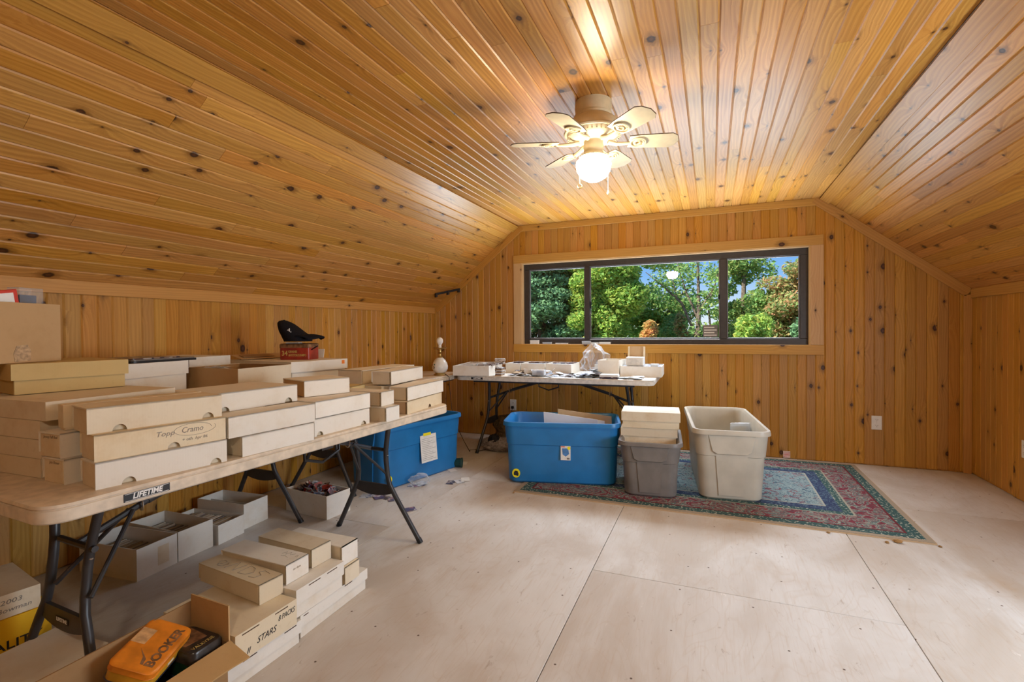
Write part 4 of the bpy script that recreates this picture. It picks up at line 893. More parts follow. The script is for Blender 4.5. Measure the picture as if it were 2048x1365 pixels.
for k in range(3):
    sl = thing('card_sleeve_pack', ('white plastic sleeve pack in the beige bin, frontmost of three', 'white plastic sleeve pack in the beige bin, middle of three', 'white plastic sleeve pack in the beige bin, rearmost of three')[k], 'packet', (.10+.028*k, 4.00+.05*k, .030), math.radians(6), 'sleeve packs in the beige bin')
    MB().prism(rrect(-.055, .055, 0, .415-.006*k, .012, 3), 0, .016, lambda u, v, h: (u+.08, h, v)).build('sleeve', 'cloudy_plastic', sl)
    MB().prism(rrect(-.048, .048, .01, .400-.006*k, .01, 3), .004, .012, lambda u, v, h: (u+.08, h, v)).build('insert', 'paper', sl)

# ------------------------------------------------------------------ open boxes under the tables
GU = 'open card boxes under the tables'
u1 = open_box('open white box with taped corners and two rows of cards, nearest under the tables', (-2.463, 1.434), (-2.481, 1.631), .378, 0, .148, 1, cards=70, ch=.086, group=GU, seed=3)
MB().box(.10, .155, -.0008, 0, .03, .12).build('tape_strip', 'aged_card', u1)
open_box('open white box with a tall front panel, second under the tables', (-2.485, 1.639), (-2.490, 1.828), .376, 0, .148, 1, cards=60, ch=.090, group=GU, seed=5)
open_box('low open white box filled with cards, third under the tables', (-2.474, 1.847), (-2.490, 2.017), .37, 0, .106, 1, cards=70, ch=.088, group=GU, seed=8, mat='white_card')
open_box('open white box with an inner divider, farthest of the four under the tables', (-2.529, 2.049), (-2.541, 2.225), .36, 0, .145, 2, cards=0, group=GU, seed=9, mat='white_card')
vb = open_box('open white box heaped with loose sleeved cards, behind the front table leg', (-2.180, 2.336), (-2.160, 2.522), .374, 0, .143, 0, cards=0, group=GU, seed=4)
def heap(parent, x0, x1, y0, y1, z0, z1, n, seed, mats):
    rr = random.Random(seed); ms = [MB() for _ in mats]
    for i in range(n):
        c = Vector((rr.uniform(x0, x1), rr.uniform(y0, y1), 0)); q = ((c.x-x0)/(x1-x0)-.5, (c.y-y0)/(y1-y0)-.5)
        c.z = z0+(z1-z0)*(1-2.6*(q[0]**2+q[1]**2))*rr.uniform(.55, 1)
        m = Matrix.Translation(c) @ Matrix.Rotation(rr.uniform(0, 6.3), 4, 'Z') @ Matrix.Rotation(rr.uniform(-1.2, 1.2), 4, 'X') @ Matrix.Rotation(rr.uniform(-.6, .6), 4, 'Y')
        ms[i % len(mats)].box(-.030, .030, -.0425, .0425, -.0008, .0008, m)
    for m, mt in zip(ms, mats):
        o = m.build('loose_cards', mt, parent); o['kind'] = 'stuff'
heap(vb, .04, .150, .05, .33, .085, .155, 90, 2, ('card_dark', 'card_blue', 'tin_red', 'card_purple', 'clear_plastic'))

# ------------------------------------------------------------------ stacks of boxes on the floor in front of the table
GF = 'card boxes stacked on the floor'
tray_box('long white lidded box on the floor, right of the bottom layer', (-1.424, 1.385), (-1.432, 1.779), .38, 0, .090, .50, 'white_card', inset=.006, slots=((.62, .74), (.04, .10)), group=GF)
tray_box('white lidded box with two lid slots, nearest of the bottom layer', (-1.420, 1.085), (-1.412, 1.378), .38, 0, .084, .55, 'white_card', inset=.006, slots=((.18, .36), (.74, .92)), group=GF)
w = tray_box('kraft box inked STARS with two lid slots, middle layer on the floor', (-1.408, 1.103), (-1.402, 1.347), .36, .086, .094, .98, 'aged_card', 'kraft', .003, slots=((.10, .36), (.62, .84)), group=GF)
text(w, 'II', .026, (.045, -.0006, .022), (PI/2, 0, 0), 'ink', 'handwriting', shear=.35)
text(w, 'STARS', .030, (.115, -.0006, .036), (PI/2, 0, 0), 'ink', 'handwriting', shear=.35, sx=.9)
text(w, '8 PACKS', .026, (.198, -.0006, .062), (PI/2, 0, 0), 'ink', 'handwriting', shear=.35, sx=.72)
tray_box('white lidded box with two long lid slots, middle layer on the floor', (-1.417, 1.360), (-1.417, 1.613), .37, .092, .106, .52, 'white_card', inset=.005, slots=((.24, .48), (.62, .84)), group=GF)
fold_box('short white box end at the far right of the middle floor layer', (-1.419, 1.622), (-1.421, 1.712), .37, .092, .072, (), 'aged_card', 'aged_card', GF)
s1 = fold_box('cream box with big marker scrawl on its lid, nearest of the top floor layer', (-1.488, 1.263), (-1.478, 1.357), .37, .1808, .071, (), 'aged_card', 'aged_card', GF)
sc = [[(.0, .02), (.012, .035), (.03, .03), (.025, .015), (.012, .012), (.02, 0), (.04, .005), (.05, .02), (.04, .03)], [(.06, .0), (.075, .05)], [(.075, .05), (.105, .0)], [(.105, .0), (.115, .05)], [(.135, .0), (.135, .05), (.165, .045), (.185, .025), (.17, .005), (.135, .0)], [(.24, .045), (.21, .05), (.20, .035), (.225, .025), (.22, .005), (.195, .0)]]
scribble(s1, [[(x*1.1, y*1.15) for x, y in ln] for ln in sc], (.022, .31, .0713), (0, 0, -PI/2), 'pencil', .0010)
s2_ = fold_box('cream box with faint pencil notes at one end, second of the top floor layer', (-1.482, 1.376), (-1.480, 1.484), .355, .1995, .073, (), 'white_card', 'aged_card', GF)
scribble(s2_, [[(.0, .0), (.01, .02), (.02, .0), (.03, .022), (.04, .004), (.055, .018)], [(.01, -.014), (.03, -.010), (.05, -.018)], [(.07, .0), (.075, .012), (.082, -.004)]], (.07, .10, .0732), (0, 0, -PI/2), 'pencil', .0006)
text(s2_, 'no date', .012, (.05, -.0005, .045), (PI/2, 0, 0), 'faint_pencil', 'handwriting', shear=.2)
fold_box('cream box with a dirty sagging lid, third of the top floor layer', (-1.490, 1.512), (-1.484, 1.612), .315, .1995, .075, (), 'aged_card', 'aged_card', GF)
fold_box('plain white box, farthest of the top floor layer', (-1.437, 1.625), (-1.437, 1.722), .33, .1655, .082, (), 'white_card', 'aged_card', GF)

# left edge: yellow carton, pencilled box, flat white box
yb_ = thing('yellow_carton', 'bright yellow carton printed QUALITY at the left picture edge', 'box', (-2.185, .50, 0), math.atan2(.957-.50, .075))
l = math.hypot(.457, .075); MB().box(0, l, 0, .30, 0, .222).build('carton', 'yellow_card', yb_, bevel=.002)
text(yb_, 'QUALITY', .040, (l-.120, -.0006, .135), (PI/2, 0, 0), 'ink', sx=1.15, bold=.0005)
MB().box(.06, l-.05, -.0006, 0, .108, .1095).build('printed_rule', 'ink', yb_); text(yb_, 'SINCE 1952', .018, (l-.125, -.0006, .092), (PI/2, 0, 0), 'ink', sx=1.2)
bw_ = tray_box('cream box pencilled 2003 Bowman on top of the yellow carton', (-2.180, .56), (-2.118, .932), .30, .223, .078, .98, 'aged_card', 'aged_card', .003, group=GF)
text(bw_, '2003', .021, (.305, -.0006, .052), (PI/2, 0, 0), 'pencil', 'handwriting', shear=.15, sx=1.3); text(bw_, 'Bowman', .021, (.312, -.0006, .026), (PI/2, 0, 0), 'pencil', 'handwriting', shear=.2, sx=1.15)
MB().box(.13, .21, .12, .20, .0783, .0788).build('dark_label', 'ink', bw_)
tray_box('flat white lidded box at the lower left corner, beside the open carton', (-1.745, .55), (-1.772, .945), .255, 0, .172, .60, 'white_card', inset=.004, group=GF)

# open carton with tins
oc = thing('open_carton', 'open brown corrugated carton holding tins at the lower left', 'box', (-1.42, .52, 0), PI/2)   # local x = +Y, y = -X
l, d, h, th = .575, .182, .168, .005
m = MB().box(0, l, 0, d, 0, th); m.box(0, l, 0, th, th, h); m.box(0, l, d-th, d, th, .262); m.box(0, th, th, d-th, th, h); m.box(l-th, l, th, d-th, th, h)
m.build('carton', 'kraft_dark', oc)
MB().prism([(0, h), (d-.006, h), (d-.008, .288), (.001, .283)], l-th, l, lambda u, v, q: (q, u, v)).build('end_flap', 'kraft', oc)
fl2 = MB()
n_ = 10
for k in range(n_):
    x0, x1 = .0+(l)*k/n_, (l)*(k+1)/n_; z0_, z1_ = .004*math.sin(k*1.7), .004*math.sin((k+1)*1.7)
    fl2.add([(x0, 0, h), (x1, 0, h), (x1, -.085, .140+z1_), (x0, -.085, .140+z0_), (x0, 0, h+.004), (x1, 0, h+.004), (x1, -.085, .144+z1_), (x0, -.085, .144+z0_)], [(0, 3, 2, 1), (4, 5, 6, 7), (0, 1, 5, 4), (1, 2, 6, 5), (2, 3, 7, 6), (3, 0, 4, 7)])
fl2.build('side_flap', 'kraft', oc)
lf = MB().prism([(.43, .0), (.57, .0), (.58, .07), (.53, .082), (.48, .075), (.44, .045)], 0, .004, lambda u, v, q: (u, d+v, .235-.9*v+q)); lf.build('outer_flap', 'kraft', oc)
def tin(name, label, loc, rot, lx, ly, hz, body, lid, mats=()):
    t = thing(name, label, 'tin', loc, 0); t.rotation_euler = rot
    R = lambda g, z: [(x, y, z) for x, y in rrect(-lx/2+g, lx/2-g, -ly/2+g, ly/2-g, .022, 5)]
    loft([R(.003, 0), R(0, .003), R(0, hz*.62), R(.0, hz*.64)], 'body', body, t)
    loft([R(-.002, hz*.60), R(-.002, hz*.62), R(-.0012, hz*.64), R(-.0012, hz*.92), R(.002, hz*.985), R(.008, hz), R(.012, hz)], 'lid', lid, t)
    loft([R(-.0026, hz*.05), R(-.0032, hz*.08), R(-.0026, hz*.11)], 'base_rim', 'navy_print', t, False)
    return t
t1 = tin('orange_tin', 'orange lidded tin lettered BOOKER leaning in the open carton', (-1.536, .920, .190), (math.radians(4), math.radians(20), math.radians(27)), .125, .195, .052, 'tin_yellow', 'tin_orange')
text(t1, 'BOOKER', .034, (.036, 0, .0524), (0, 0, PI/2), 'wood_art', sx=1.15, bold=.0012)
MB().prism([(-.06, -.01), (-.02, -.01), (-.02, .05), (-.06, .05)], .0521, .0525, lambda u, v, h: (u, v, h)).build('printed_panel', 'skin_art', t1)
MB().prism([(-.012, -.03), (.016, -.055), (.020, -.075), (.012, -.075), (.004, -.05), (-.018, -.025)], .0521, .0526, lambda u, v, h: (u, v, h)).build('printed_swoosh', 'wood_art', t1)
MB().box(.0622, .0635, -.015, .012, .012, .018).build('printed_bar', 'white_print', t1)
t2 = tin('green_tin', 'dark green tin with gold print behind the orange one', (-1.510, 1.030, .106), (0, math.radians(2), math.radians(2)), .145, .105, .088, 'tin_green', 'tin_dark')
text(t2, 'KODALAB', .014, (.0732, -.005, .032), (PI/2, 0, PI/2), 'white_print'); text(t2, 'VALKYRIE', .018, (.050, 0, .0884), (0, 0, PI/2), 'gold_print', sx=.9)
MB().prism([(-.07, -.04), (.02, -.035), (.03, .03), (-.06, .04)], .0881, .0884, lambda u, v, h: (u, v, h)).build('printed_art', 'wood_art', t2)
t3 = tin('dark_tin', 'dark brown tin with tan printed art in the open carton', (-1.512, .715, .106), (0, math.radians(4), math.radians(3)), .150, .175, .058, 'tin_dark', 'tin_dark')
MB().prism([(-.05, -.05), (.03, -.06), (.05, .02), (.0, .05), (-.04, .03)], .0581, .0585, lambda u, v, h: (u, v, h)).build('printed_art', 'wood_art', t3)
MB().prism([(-.02, -.03), (.02, -.035), (.03, .0), (-.005, .015)], .0585, .0589, lambda u, v, h: (u, v, h)).build('printed_patch', 'skin_art', t3)
fb = thing('carton_filler', 'dark packet lying under the tins in the open carton', 'packet', (-1.512, .80, .0065)); MB().prism(rrect(-.078, .078, -.26, .27, .02, 3), 0, .096, lambda u, v, h: (u, v, h)).build('packet', 'tin_dark', fb)

# ------------------------------------------------------------------ table lamp
lp = thing('table_lamp', 'white ceramic table lamp with bare bulb and no shade', 'lamp', (-2.345, 3.98, TZ))
def LL(prof, n, mat, p=lp): return MB().lathe(prof, 28).build(n, mat, p)
LL([(.058, 0), (.060, .008), (.050, .016), (.040, .024)], 'foot', 'brass')
bd = LL([(.038, .022), (.058, .036), (.072, .060), (.074, .085), (.066, .115), (.050, .142), (.034, .158), (.028, .164)], 'body', 'ceramic')
for k in range(9):
    a = math.radians(-115+rnd.uniform(-30, 30)); z = rnd.uniform(.065, .115); r_ = .0745-.00016*((z-.08)*1000)**2*.02
    MB().lathe([(0, -.001), (.009*rnd.uniform(.5, 1), 0), (0, .001)], 8).build('painted_flower', ('orange_print', 'gold_print', 'green_print', 'wood_art')[k % 4], bd, (r_*math.cos(a), r_*math.sin(a), z), (0, PI/2, a))
LL([(.026, .163), (.030, .170), (.018, .180), (.015, .200), (.024, .208), (.016, .216), (.017, .245), (.012, .252)], 'neck', 'brass')
LL([(.012, .236), (.062, .250), (.066, .256), (.062, .258), (.012, .246)], 'shade_holder', 'brass')
LL([(.014, .250), (.015, .275), (.013, .280)], 'socket', 'outlet_white')
LL([(.013, .278), (.018, .288), (.029, .306), (.031, .322), (.026, .340), (.012, .351), (0, .353)], 'bulb', 'bulb_glass')
cdz = MB().tube([(.05, .0, .012), (.085, -.02, .004), (.112, -.03, -.01), (.118, -.03, -.12), (.130, -.02, -.30), (.150, .02, -.45), (.19, .10, -.62), (.22, .16, -TZ+.006), (.19, .22, -TZ+.006), (.25, .26, -TZ+.006), (.28, .18, -TZ+.006), (.33, .30, -TZ+.006), (.36, .60, -TZ+.02), (.36, .90, -.42)], .0032, 6).build('cord', 'cord_brown', lp)

# ------------------------------------------------------------------ clutter on the back table
GT = 'things on the table under the window'
sbx = open_box('shallow white tray of cards at the left end of the back table', (-2.212, 3.985), (-1.880, 4.055), .62, TZ, .090, 0, cards=0, group=GT)
MB().box(.02, .31, .02, .60, .005, .082).build('card_layer', 'card_grey', sbx)
GC = 'loose cards on the back table'
def card(loc, rz, tilt=(0, 0), mat='card_grey', label='loose trading card lying in the pile on the back table', group=GC, w=.064, h=.089):
    o = MB().box(-w/2, w/2, -h/2, h/2, 0, .0012).build('trading_card', mat, None, loc, (tilt[0], tilt[1], rz)); return tag(o, label, 'card', group)
rc = random.Random(21)
for i in range(6):
    st = MB().box(-.032, .032, -.045, .045, 0, .014).build('card_stack', ('card_grey', 'card_edges', 'card_dark')[i % 3], None, (-2.08+.075*(i % 3)+rc.uniform(-.01, .01), 4.18+.2*(i//3)+rc.uniform(-.02, .02), TZ+.0835), (0, 0, rc.uniform(-.5, .5)), bevel=.001)
    tag(st, 'low stack of cards lying in the shallow tray on the back table', 'cards', 'card stacks in the shallow tray')
op = thing('card_pile', 'tall pile of cards standing on the shallow tray, right rear corner', 'cards', (-1.93, 4.42, TZ+.083), .3)
for k in range(9): MB().box(-.045+rc.uniform(-.004, .004), .05+rc.uniform(-.004, .004), -.033, .033, k*.006, k*.006+.0054).build('card_bundle', ('card_grey', 'card_edges')[k % 2], op)
for k, (xa, xb, nm) in enumerate(((-1.860, -1.712, 'left'), (-1.700, -1.462, 'middle'), (-1.450, -1.205, 'right'))):
    ob = open_box('open white box at the back of the window table, %s of three side by side' % nm, (xa, 4.40), (xb, 4.405), .34, TZ, .094, 0, cards=0, group=GT)
    ln = xb-xa
    MB().box(.015, ln-.015, .02, .18, .005, .086).build('card_layer', 'card_blue', ob); MB().box(.01, ln-.02, .20, .32, .005, .095).build('dark_album', 'card_dark', ob)
stt = thing('card_tower', 'squared tower of trading cards beside the shallow tray', 'cards', (-1.800, 4.120, TZ), .05)
for k in range(9): MB().box(-.030+rc.uniform(-.003, .003), .032+rc.uniform(-.003, .003), -.044, .044, k*.0085, k*.0085+.0078).build('card_bundle', ('card_edges', 'card_dark', 'card_grey')[k % 3], stt)
for i in range(46):
    u = rc.random(); x = -1.70+.62*u; y = rc.uniform(4.12, 4.36)
    z = TZ+.003+.055*max(0, 1-abs(u-.30)*1.6)*max(0, 1-abs(y-4.24)/.14)*rc.random()+.0012*(i % 8)
    card((x, y, z), rc.uniform(0, 6.3), (rc.uniform(-.3, .3), rc.uniform(-.25, .25)), ('card_grey', 'card_blue', 'card_dark', 'card_dark', 'card_edges')[i % 5], 'loose %s trading card in the long spread between tray and clear bag' % ('grey', 'blue and white', 'dark brown', 'dark brown', 'tan')[i % 5])
for i in range(30):
    u = rc.random(); x = -1.10+.20*u; y = rc.uniform(4.14, 4.42); z = TZ+.002+.055*rc.random()*max(0, 1-abs(u-.6)*1.6)+.0012*(i % 6)
    card((x, y, z), rc.uniform(0, 6.3), (rc.uniform(-.4, .4), rc.uniform(-.3, .3)), ('card_grey', 'card_blue', 'card_grey', 'card_dark')[i % 4], 'loose %s trading card tipped up in the heap before the clear bag' % ('grey', 'blue and white', 'grey', 'dark brown')[i % 4])
for i in range(12):
    card((rc.uniform(-.70, -.52), rc.uniform(4.12, 4.30), TZ+.001+.0013*i), rc.uniform(0, 6.3), (rc.uniform(-.05, .05), rc.uniform(-.05, .05)), ('paper', 'card_grey')[i % 2], 'loose pale card at the right end of the back table', 'pale cards at the table end')
cc = thing('card_case', 'small clear plastic card case among the loose cards', 'case', (-1.425, 4.135, TZ+.012), .05)
MB().box(-.055, .055, -.035, .035, 0, .048).build('case', 'cloudy_plastic', cc, bevel=.003); MB().box(-.045, .045, -.028, .028, .004, .036).build('card_block', 'card_blue', cc)
lc = thing('leaning_card', 'trading card leaning upright against an open white box', 'card', (-1.365, 4.30, TZ+.02), .3); MB().box(-.012, .012, -.032, .032, 0, .05, Matrix.Rotation(.6, 4, 'Y') @ Matrix.Scale(.1, 4, (1, 0, 0))).build('card', 'card_grey', lc)
fc = thing('folded_card', 'cream folded paper propped on the loose cards', 'paper', (-1.53, 4.15, TZ+.018), .2)
MB().prism([(-.035, 0), (.045, 0), (.02, .042), (-.045, .050)], -.003, .003, lambda u, v, h: (u, h, v)).build('sheet', 'paper', fc)
bk = thing('photo_stack', 'thick stack of white-topped photo sleeves at the front table edge', 'photos', (-.80, 4.135, TZ), .05)
for k in range(6): MB().box(-.075+rc.uniform(-.004, .004), .075+rc.uniform(-.004, .004), -.055, .055, k*.006, k*.006+.0055).build('sleeve', ('card_dark', 'navy_print', 'card_dark', 'paper', 'paper', 'white_print')[k], bk)
tall = open_box('tall open white box near the right end of the back table', (-.945, 4.345), (-.757, 4.335), .30, TZ, .140, 2, cards=0, group=GT)
wide = open_box('wide white tray overhanging the right end of the back table', (-.748, 4.350), (-.398, 4.362), .36, TZ, .092, 0, cards=0, group=GT)
MB().box(.01, .34, .02, .34, .005, .086).build('card_layer', 'card_blue', wide)
so = open_box('small open white box with raised flap standing on the wide tray', (-.705, 4.40), (-.560, 4.405), .20, TZ+.0935, .072, 0, cards=0, group=GT)
MB().box(.010, .135, -.0012, 0, .008, .062).build('end_face', 'table_white', so); MB().box(.004, .141, .02, .19, .068, .071).build('inner_lid', 'white_card', so)
MB().box(.0, .145, .196, .199, .070, .165).build('raised_flap', 'kraft', so); MB().box(-.002, .012, .165, .199, .072, .160).build('flap_wing', 'aged_card', so); MB().box(.133, .147, .165, .199, .072, .160).build('flap_wing', 'aged_card', so)
sm = thing('small_case', 'small clear case on the right corner of the wide tray', 'case', (-.462, 4.42, TZ+.0875), 0); MB().box(-.032, .032, -.03, .03, 0, .026).build('case', 'cloudy_plastic', sm, bevel=.002); MB().box(-.028, .028, -.026, .026, .003, .018).build('card_block', 'paper', sm)
pb = thing('plastic_bag', 'crumpled clear plastic bag beside the tall white box', 'bag', (-1.035, 4.60, TZ+.004), 0)
def crumple(name, parent, rx, ry, rz, seed, mat, loc=(0, 0, 0), n=14, amp=1.0):
    rr = random.Random(seed); me = bmesh.new(); bmesh.ops.create_icosphere(me, subdivisions=3, radius=1)
    ph = [(Vector((rr.gauss(0, 1), rr.gauss(0, 1), rr.gauss(0, 1))), rr.uniform(0, 6), rr.uniform(2, 5)) for _ in range(n)]
    for v in me.verts:
        k = 1+sum(abs(math.sin(v.co.dot(a)*fq*.6+p))-.5 for a, p, fq in ph)*.55/n*3*amp
        v.co = Vector((v.co.x*rx*k, v.co.y*ry*k, max(-rz*.0+0, (v.co.z*k+1)*rz*.5)))
    m = bpy.data.meshes.new(name); me.to_mesh(m); me.free(); m.materials.append(MAT[mat]); o = bpy.data.objects.new(name, m); COL.objects.link(o); o.parent = parent; o.location = loc; return o
crumple('film', pb, .062, .06, .200, 3, 'clear_plastic', amp=2.6)
MB().box(.02, .08, -.07, -.05, .0, .085).build('card_block', 'paper', pb)
GS = 'small card boxes on the window sill'
for x0, x1, z1, mt, lab in ((-1.788, -1.697, 1.043, 'white_print', 'white card box at the left end of the window sill'), (-1.648, -1.558, 1.022, 'cloudy_plastic', 'clear card case second from the left on the sill'), (-1.508, -1.382, 1.014, 'paper', 'low white card stack third from the left on the sill'),
                            (-1.226, -1.142, 1.036, 'cloudy_plastic', 'clear card case just right of the first window post on the sill'), (-1.138, -1.060, 1.020, 'paper', 'low white card stack second right of the first window post'), (-1.050, -.940, 1.024, 'white_print', 'white card stack rightmost on the window sill')):
    o = thing('sill_card_box', lab, 'box', ((x0+x1)/2, YB+.010, 1.003), 0, GS); hw = (x1-x0)/2; hz = z1-1.003
    MB().box(-hw, hw, -.022, .018, 0, hz*.62).build('body', mt, o, bevel=.0015); MB().box(-hw-.0015, hw+.0015, -.0235, .0195, hz*.64, hz).build('lid', mt, o, bevel=.001)

# ------------------------------------------------------------------ things on the floor
GL = 'loose cards on the floor by the blue bin'
fc_ = [((-2.25, 2.78), .4, 'card_blue', 'pale blue trading card on the floor nearest the cards box'), ((-2.20, 2.80), 1.9, 'card_blue', 'trading card overlapping a pale blue one in front of the blue bin'), ((-2.141, 2.785), .9, 'card_purple', 'red and purple trading card in the floor row before the bin'), ((-2.10, 2.80), 1.4, 'card_dark', 'brown trading card lying beside the red and purple one'), ((-2.025, 2.79), .7, 'card_purple', 'purple trading card ending the floor row on the right'), ((-1.809, 2.66), 2.4, 'card_purple', 'single dark purple card lying behind the front table leg'),
       ((-1.835, 3.255), .2, 'card_dark', 'brown card on the bare floor between the two blue bins'), ((-1.785, 3.300), .8, 'card_grey', 'pale card touching the brown one between the blue bins'), ((-1.765, 3.36), .5, 'paper', 'white card farthest of the trio between the blue bins'), ((-2.00, 3.775), .3, 'paper', 'cream card on the floor beyond the green pot'), ((-1.985, 3.545), .9, 'paper', 'cream card on the floor in front of the green pot')]
for (xy, rz, mt, lab), k in zip(fc_, range(20)): card((*xy, .0006+.0014*(k % 3)), rz, (0, 0), mt, lab, GL)
pw = thing('wrapper_pile', 'crumpled clear wrappers and cards against the taped blue bin', 'wrappers', (-2.03, 3.10, 0), .3)
for k in range(5): MB().box(-.04+.02*k-.03, .04+.02*k-.03, -.03, .03, .002*k, .002*k+.0015, Matrix.Rotation(.3*k, 4, 'Z')).build('card', ('card_blue', 'card_grey', 'card_purple')[k % 3], pw)
crumple('wrapper', pw, .07, .05, .07, 9, 'clear_plastic', (.01, .02, .008))
gp = thing('green_pot', 'dark green ribbed plastic pot lying on its side by the bin', 'pot', (-2.005, 3.645, .038), .35)
po = MB().lathe([(.026, -.055), (.030, -.053), (.036, .04), (.040, .045), (.040, .058), (.035, .058), (.031, .05), (.025, -.045), (0, -.045)], 24).build('pot', 'pot_green', gp, (0, 0, 0), (0, PI/2, 0))
for k in range(10):
    a = 2*PI*k/10; MB().tube([(.0285*math.cos(a), .0285*math.sin(a), -.045), (.0365*math.cos(a), .0365*math.sin(a), .035)], .0022, 5).build('rib', 'pot_green', po)
sb = thing('cloth_bag', 'grey cloth bag slumped on the floor under the back table', 'bag', (-1.905, 4.30, 0)); crumple('cloth', sb, .14, .09, .115, 5, 'grey_cloth'); crumple('dark_strap', sb, .05, .04, .10, 6, 'black_plastic', (-.02, -.045, .05))
ob_ = thing('brown_bundle', 'brown cloth bundle behind the grey bag under the back table', 'bundle', (-1.86, 4.56, 0)); crumple('cloth', ob_, .17, .12, .28, 7, 'olive_cloth'); 
ps = thing('plastic_scrap', 'bent piece of clear plastic on the floor behind the table leg', 'scrap', (-1.965, 1.235, .001), .4)
MB().add([(-.05, -.03, 0), (.04, -.035, 0), (.05, .03, .0), (-.03, .035, 0), (.02, .04, .03), (-.035, .05, .028)], [(0, 1, 2, 3), (3, 2, 4, 5)]).build('sheet', 'cloudy_plastic', ps)
p2 = thing('paper_scrap', 'tiny white paper scrap on the floor under the front table', 'scrap', (-1.93, 1.12, .001), .2); MB().prism([(-.012, -.004), (.006, -.006), (.014, .006), (-.004, .008)], 0, .004, lambda u, v, h: (u, v, h)).build('scrap', 'paper', p2)
for k, (x, y, s_) in enumerate(((.915, 3.19, .016), (.86, 3.165, .010), (1.10, 3.205, .008), (.60, 3.20, .008), (-1.30, 3.20, .007))):
    c_ = thing('wood_crumb', ('largest wood crumb at the front edge of the rug', 'small dark wood crumb beside the largest one by the rug', 'tiny wood crumb at the front right rug corner', 'tiny wood crumb along the middle of the front rug edge', 'tiny wood crumb at the front left rug corner')[k], 'crumb', (x, y, 0), k, 'crumbs along the rug')
    crumple('chip', c_, s_, s_*.7, s_*.9, 30+k, 'crumb', n=5)

# ------------------------------------------------------------------ outside: lawn and trees
struct(MB().box(-60, 60, 5.4, 130, -2.9, -2.6).build('ground', 'lawn'))
def foliage(name, parent, blobs, size, mat, seed, flat=.6):
    rg2 = np.random.default_rng(seed); V = []
    for c, r, n in blobs:
        d = rg2.normal(size=(n, 3)); d /= np.linalg.norm(d, axis=1)[:, None]; rad = rg2.uniform(.25, 1, n)**.55
        p = np.array(c)+d*rad[:, None]*np.array(r)
        a = rg2.normal(size=(n, 3)); a[:, 2] *= flat; a /= np.linalg.norm(a, axis=1)[:, None]; b = np.cross(a, rg2.normal(size=(n, 3))); b /= np.linalg.norm(b, axis=1)[:, None]
        s = size*rg2.uniform(.6, 1.3, n)[:, None]
        V.append(np.stack([p-a*s, p+b*s*.45, p+a*s, p-b*s*.45], 1))
    V = np.concatenate(V).reshape(-1, 3); n = len(V)//4
    me = bpy.data.meshes.new(name); me.vertices.add(len(V)); me.vertices.foreach_set('co', V.astype('f').ravel())
    me.loops.add(4*n); me.polygons.add(n); me.loops.foreach_set('vertex_index', np.arange(4*n, dtype='i')); me.polygons.foreach_set('loop_start', np.arange(0, 4*n, 4, dtype='i'))
    me.update(); me.validate(); me.materials.append(MAT[mat]); o = bpy.data.objects.new(name, me); COL.objects.link(o); o.parent = parent
    o['kind'] = 'stuff'; return o
def tree(name, label, base, trunk, blobs, size, mat, seed, group='trees outside the window'):
    t = thing(name, label, 'tree', base, 0, group)
    if trunk:
        tm = MB()
        for pts, r in trunk: tm.tube([tuple(Vector(p)) for p in pts], r, 7)
        tm.build('trunk', 'bark', t)
    foliage('foliage', t, blobs, size, mat, seed); return t
rt = random.Random(5)
def blobs(x, y, z0, z1, rx, n, k, seed, rz=.35, ry=None):
    r_ = random.Random(seed); out = []
    for i in range(k):
        s = r_.random(); z = z0+(z1-z0)*s; a = r_.uniform(0, 6.3); q = rx*r_.uniform(.1, .85)*(1-.25*s)
        out.append(((x+q*math.cos(a), y+q*math.sin(a)*.8, z), (rx*r_.uniform(.25, .42), rx*.35, rz*r_.uniform(.6, 1.2)), int(n*1.3)))
    return out
G0 = 2.6     # ground below the room floor; tree bases stand on it, so local z = world z + 2.6
# dark conifer filling the left pane
cb_ = []
r_ = random.Random(11)
for i in range(150):
    z = r_.uniform(2.2, 7.0); rr_ = 2.0*(1-z/10.5); a = r_.uniform(0, 6.3); q = rr_*r_.uniform(.35, 1)
    cb_.append(((q*math.cos(a), q*math.sin(a), z), (.50, .50, .20), 900))
tree('conifer_tree', 'dark green conifer filling the left window pane', (-4.05, 12.0, -G0), [([(0, 0, 0), (0, 0, 9.5)], [.16, .03])], cb_, .055, 'leaf_conifer', 1)
tree('leafy_branch_tree', 'small tree with yellow-green leaves at the left edge of the left pane', (-3.75, 9.3, -G0), [([(0, 0, 0), (.0, 0, 3.2), (.3, .0, 4.6)], [.07, .05, .02])], [((.10+.18*k/5, .0, 3.55+.05*k), (.16, .2, .10), 60) for k in range(5)]+[((.05, .0, 4.0+.12*k), (.13, .2, .1), 55) for k in range(6)], .05, 'leaf_bright', 2)
tree('bright_maple', 'bright yellow-green leafy tree left in the middle pane', (-2.35, 11.5, -G0), [([(0, 0, 0), (.1, 0, 2.5), (.2, 0, 4.6)], [.14, .10, .03])], blobs(0, 0, 2.6, 5.4, 1.1, 900, 74, 3, .34), .052, 'leaf_bright', 3)
tree('branching_oak', 'greyish green tree with dark bent branches behind the bright one', (-2.1, 15.5, -G0), [([(0, 0, 0), (.2, 0, 2.6), (.55, 0, 3.7), (1.0, 0, 4.5), (1.5, 0, 5.0)], [.16, .12, .07, .05, .02]), ([(.3, 0, 3.2), (1.0, 0, 3.9), (1.5, 0, 4.05), (2.0, 0, 4.5)], [.05, .04, .03, .015])], blobs(.3, 0, 3.5, 6.0, 1.7, 330, 34, 4, .35)+blobs(1.0, .4, 3.2, 4.3, .8, 330, 10, 6, .3), .065, 'leaf_green', 4)
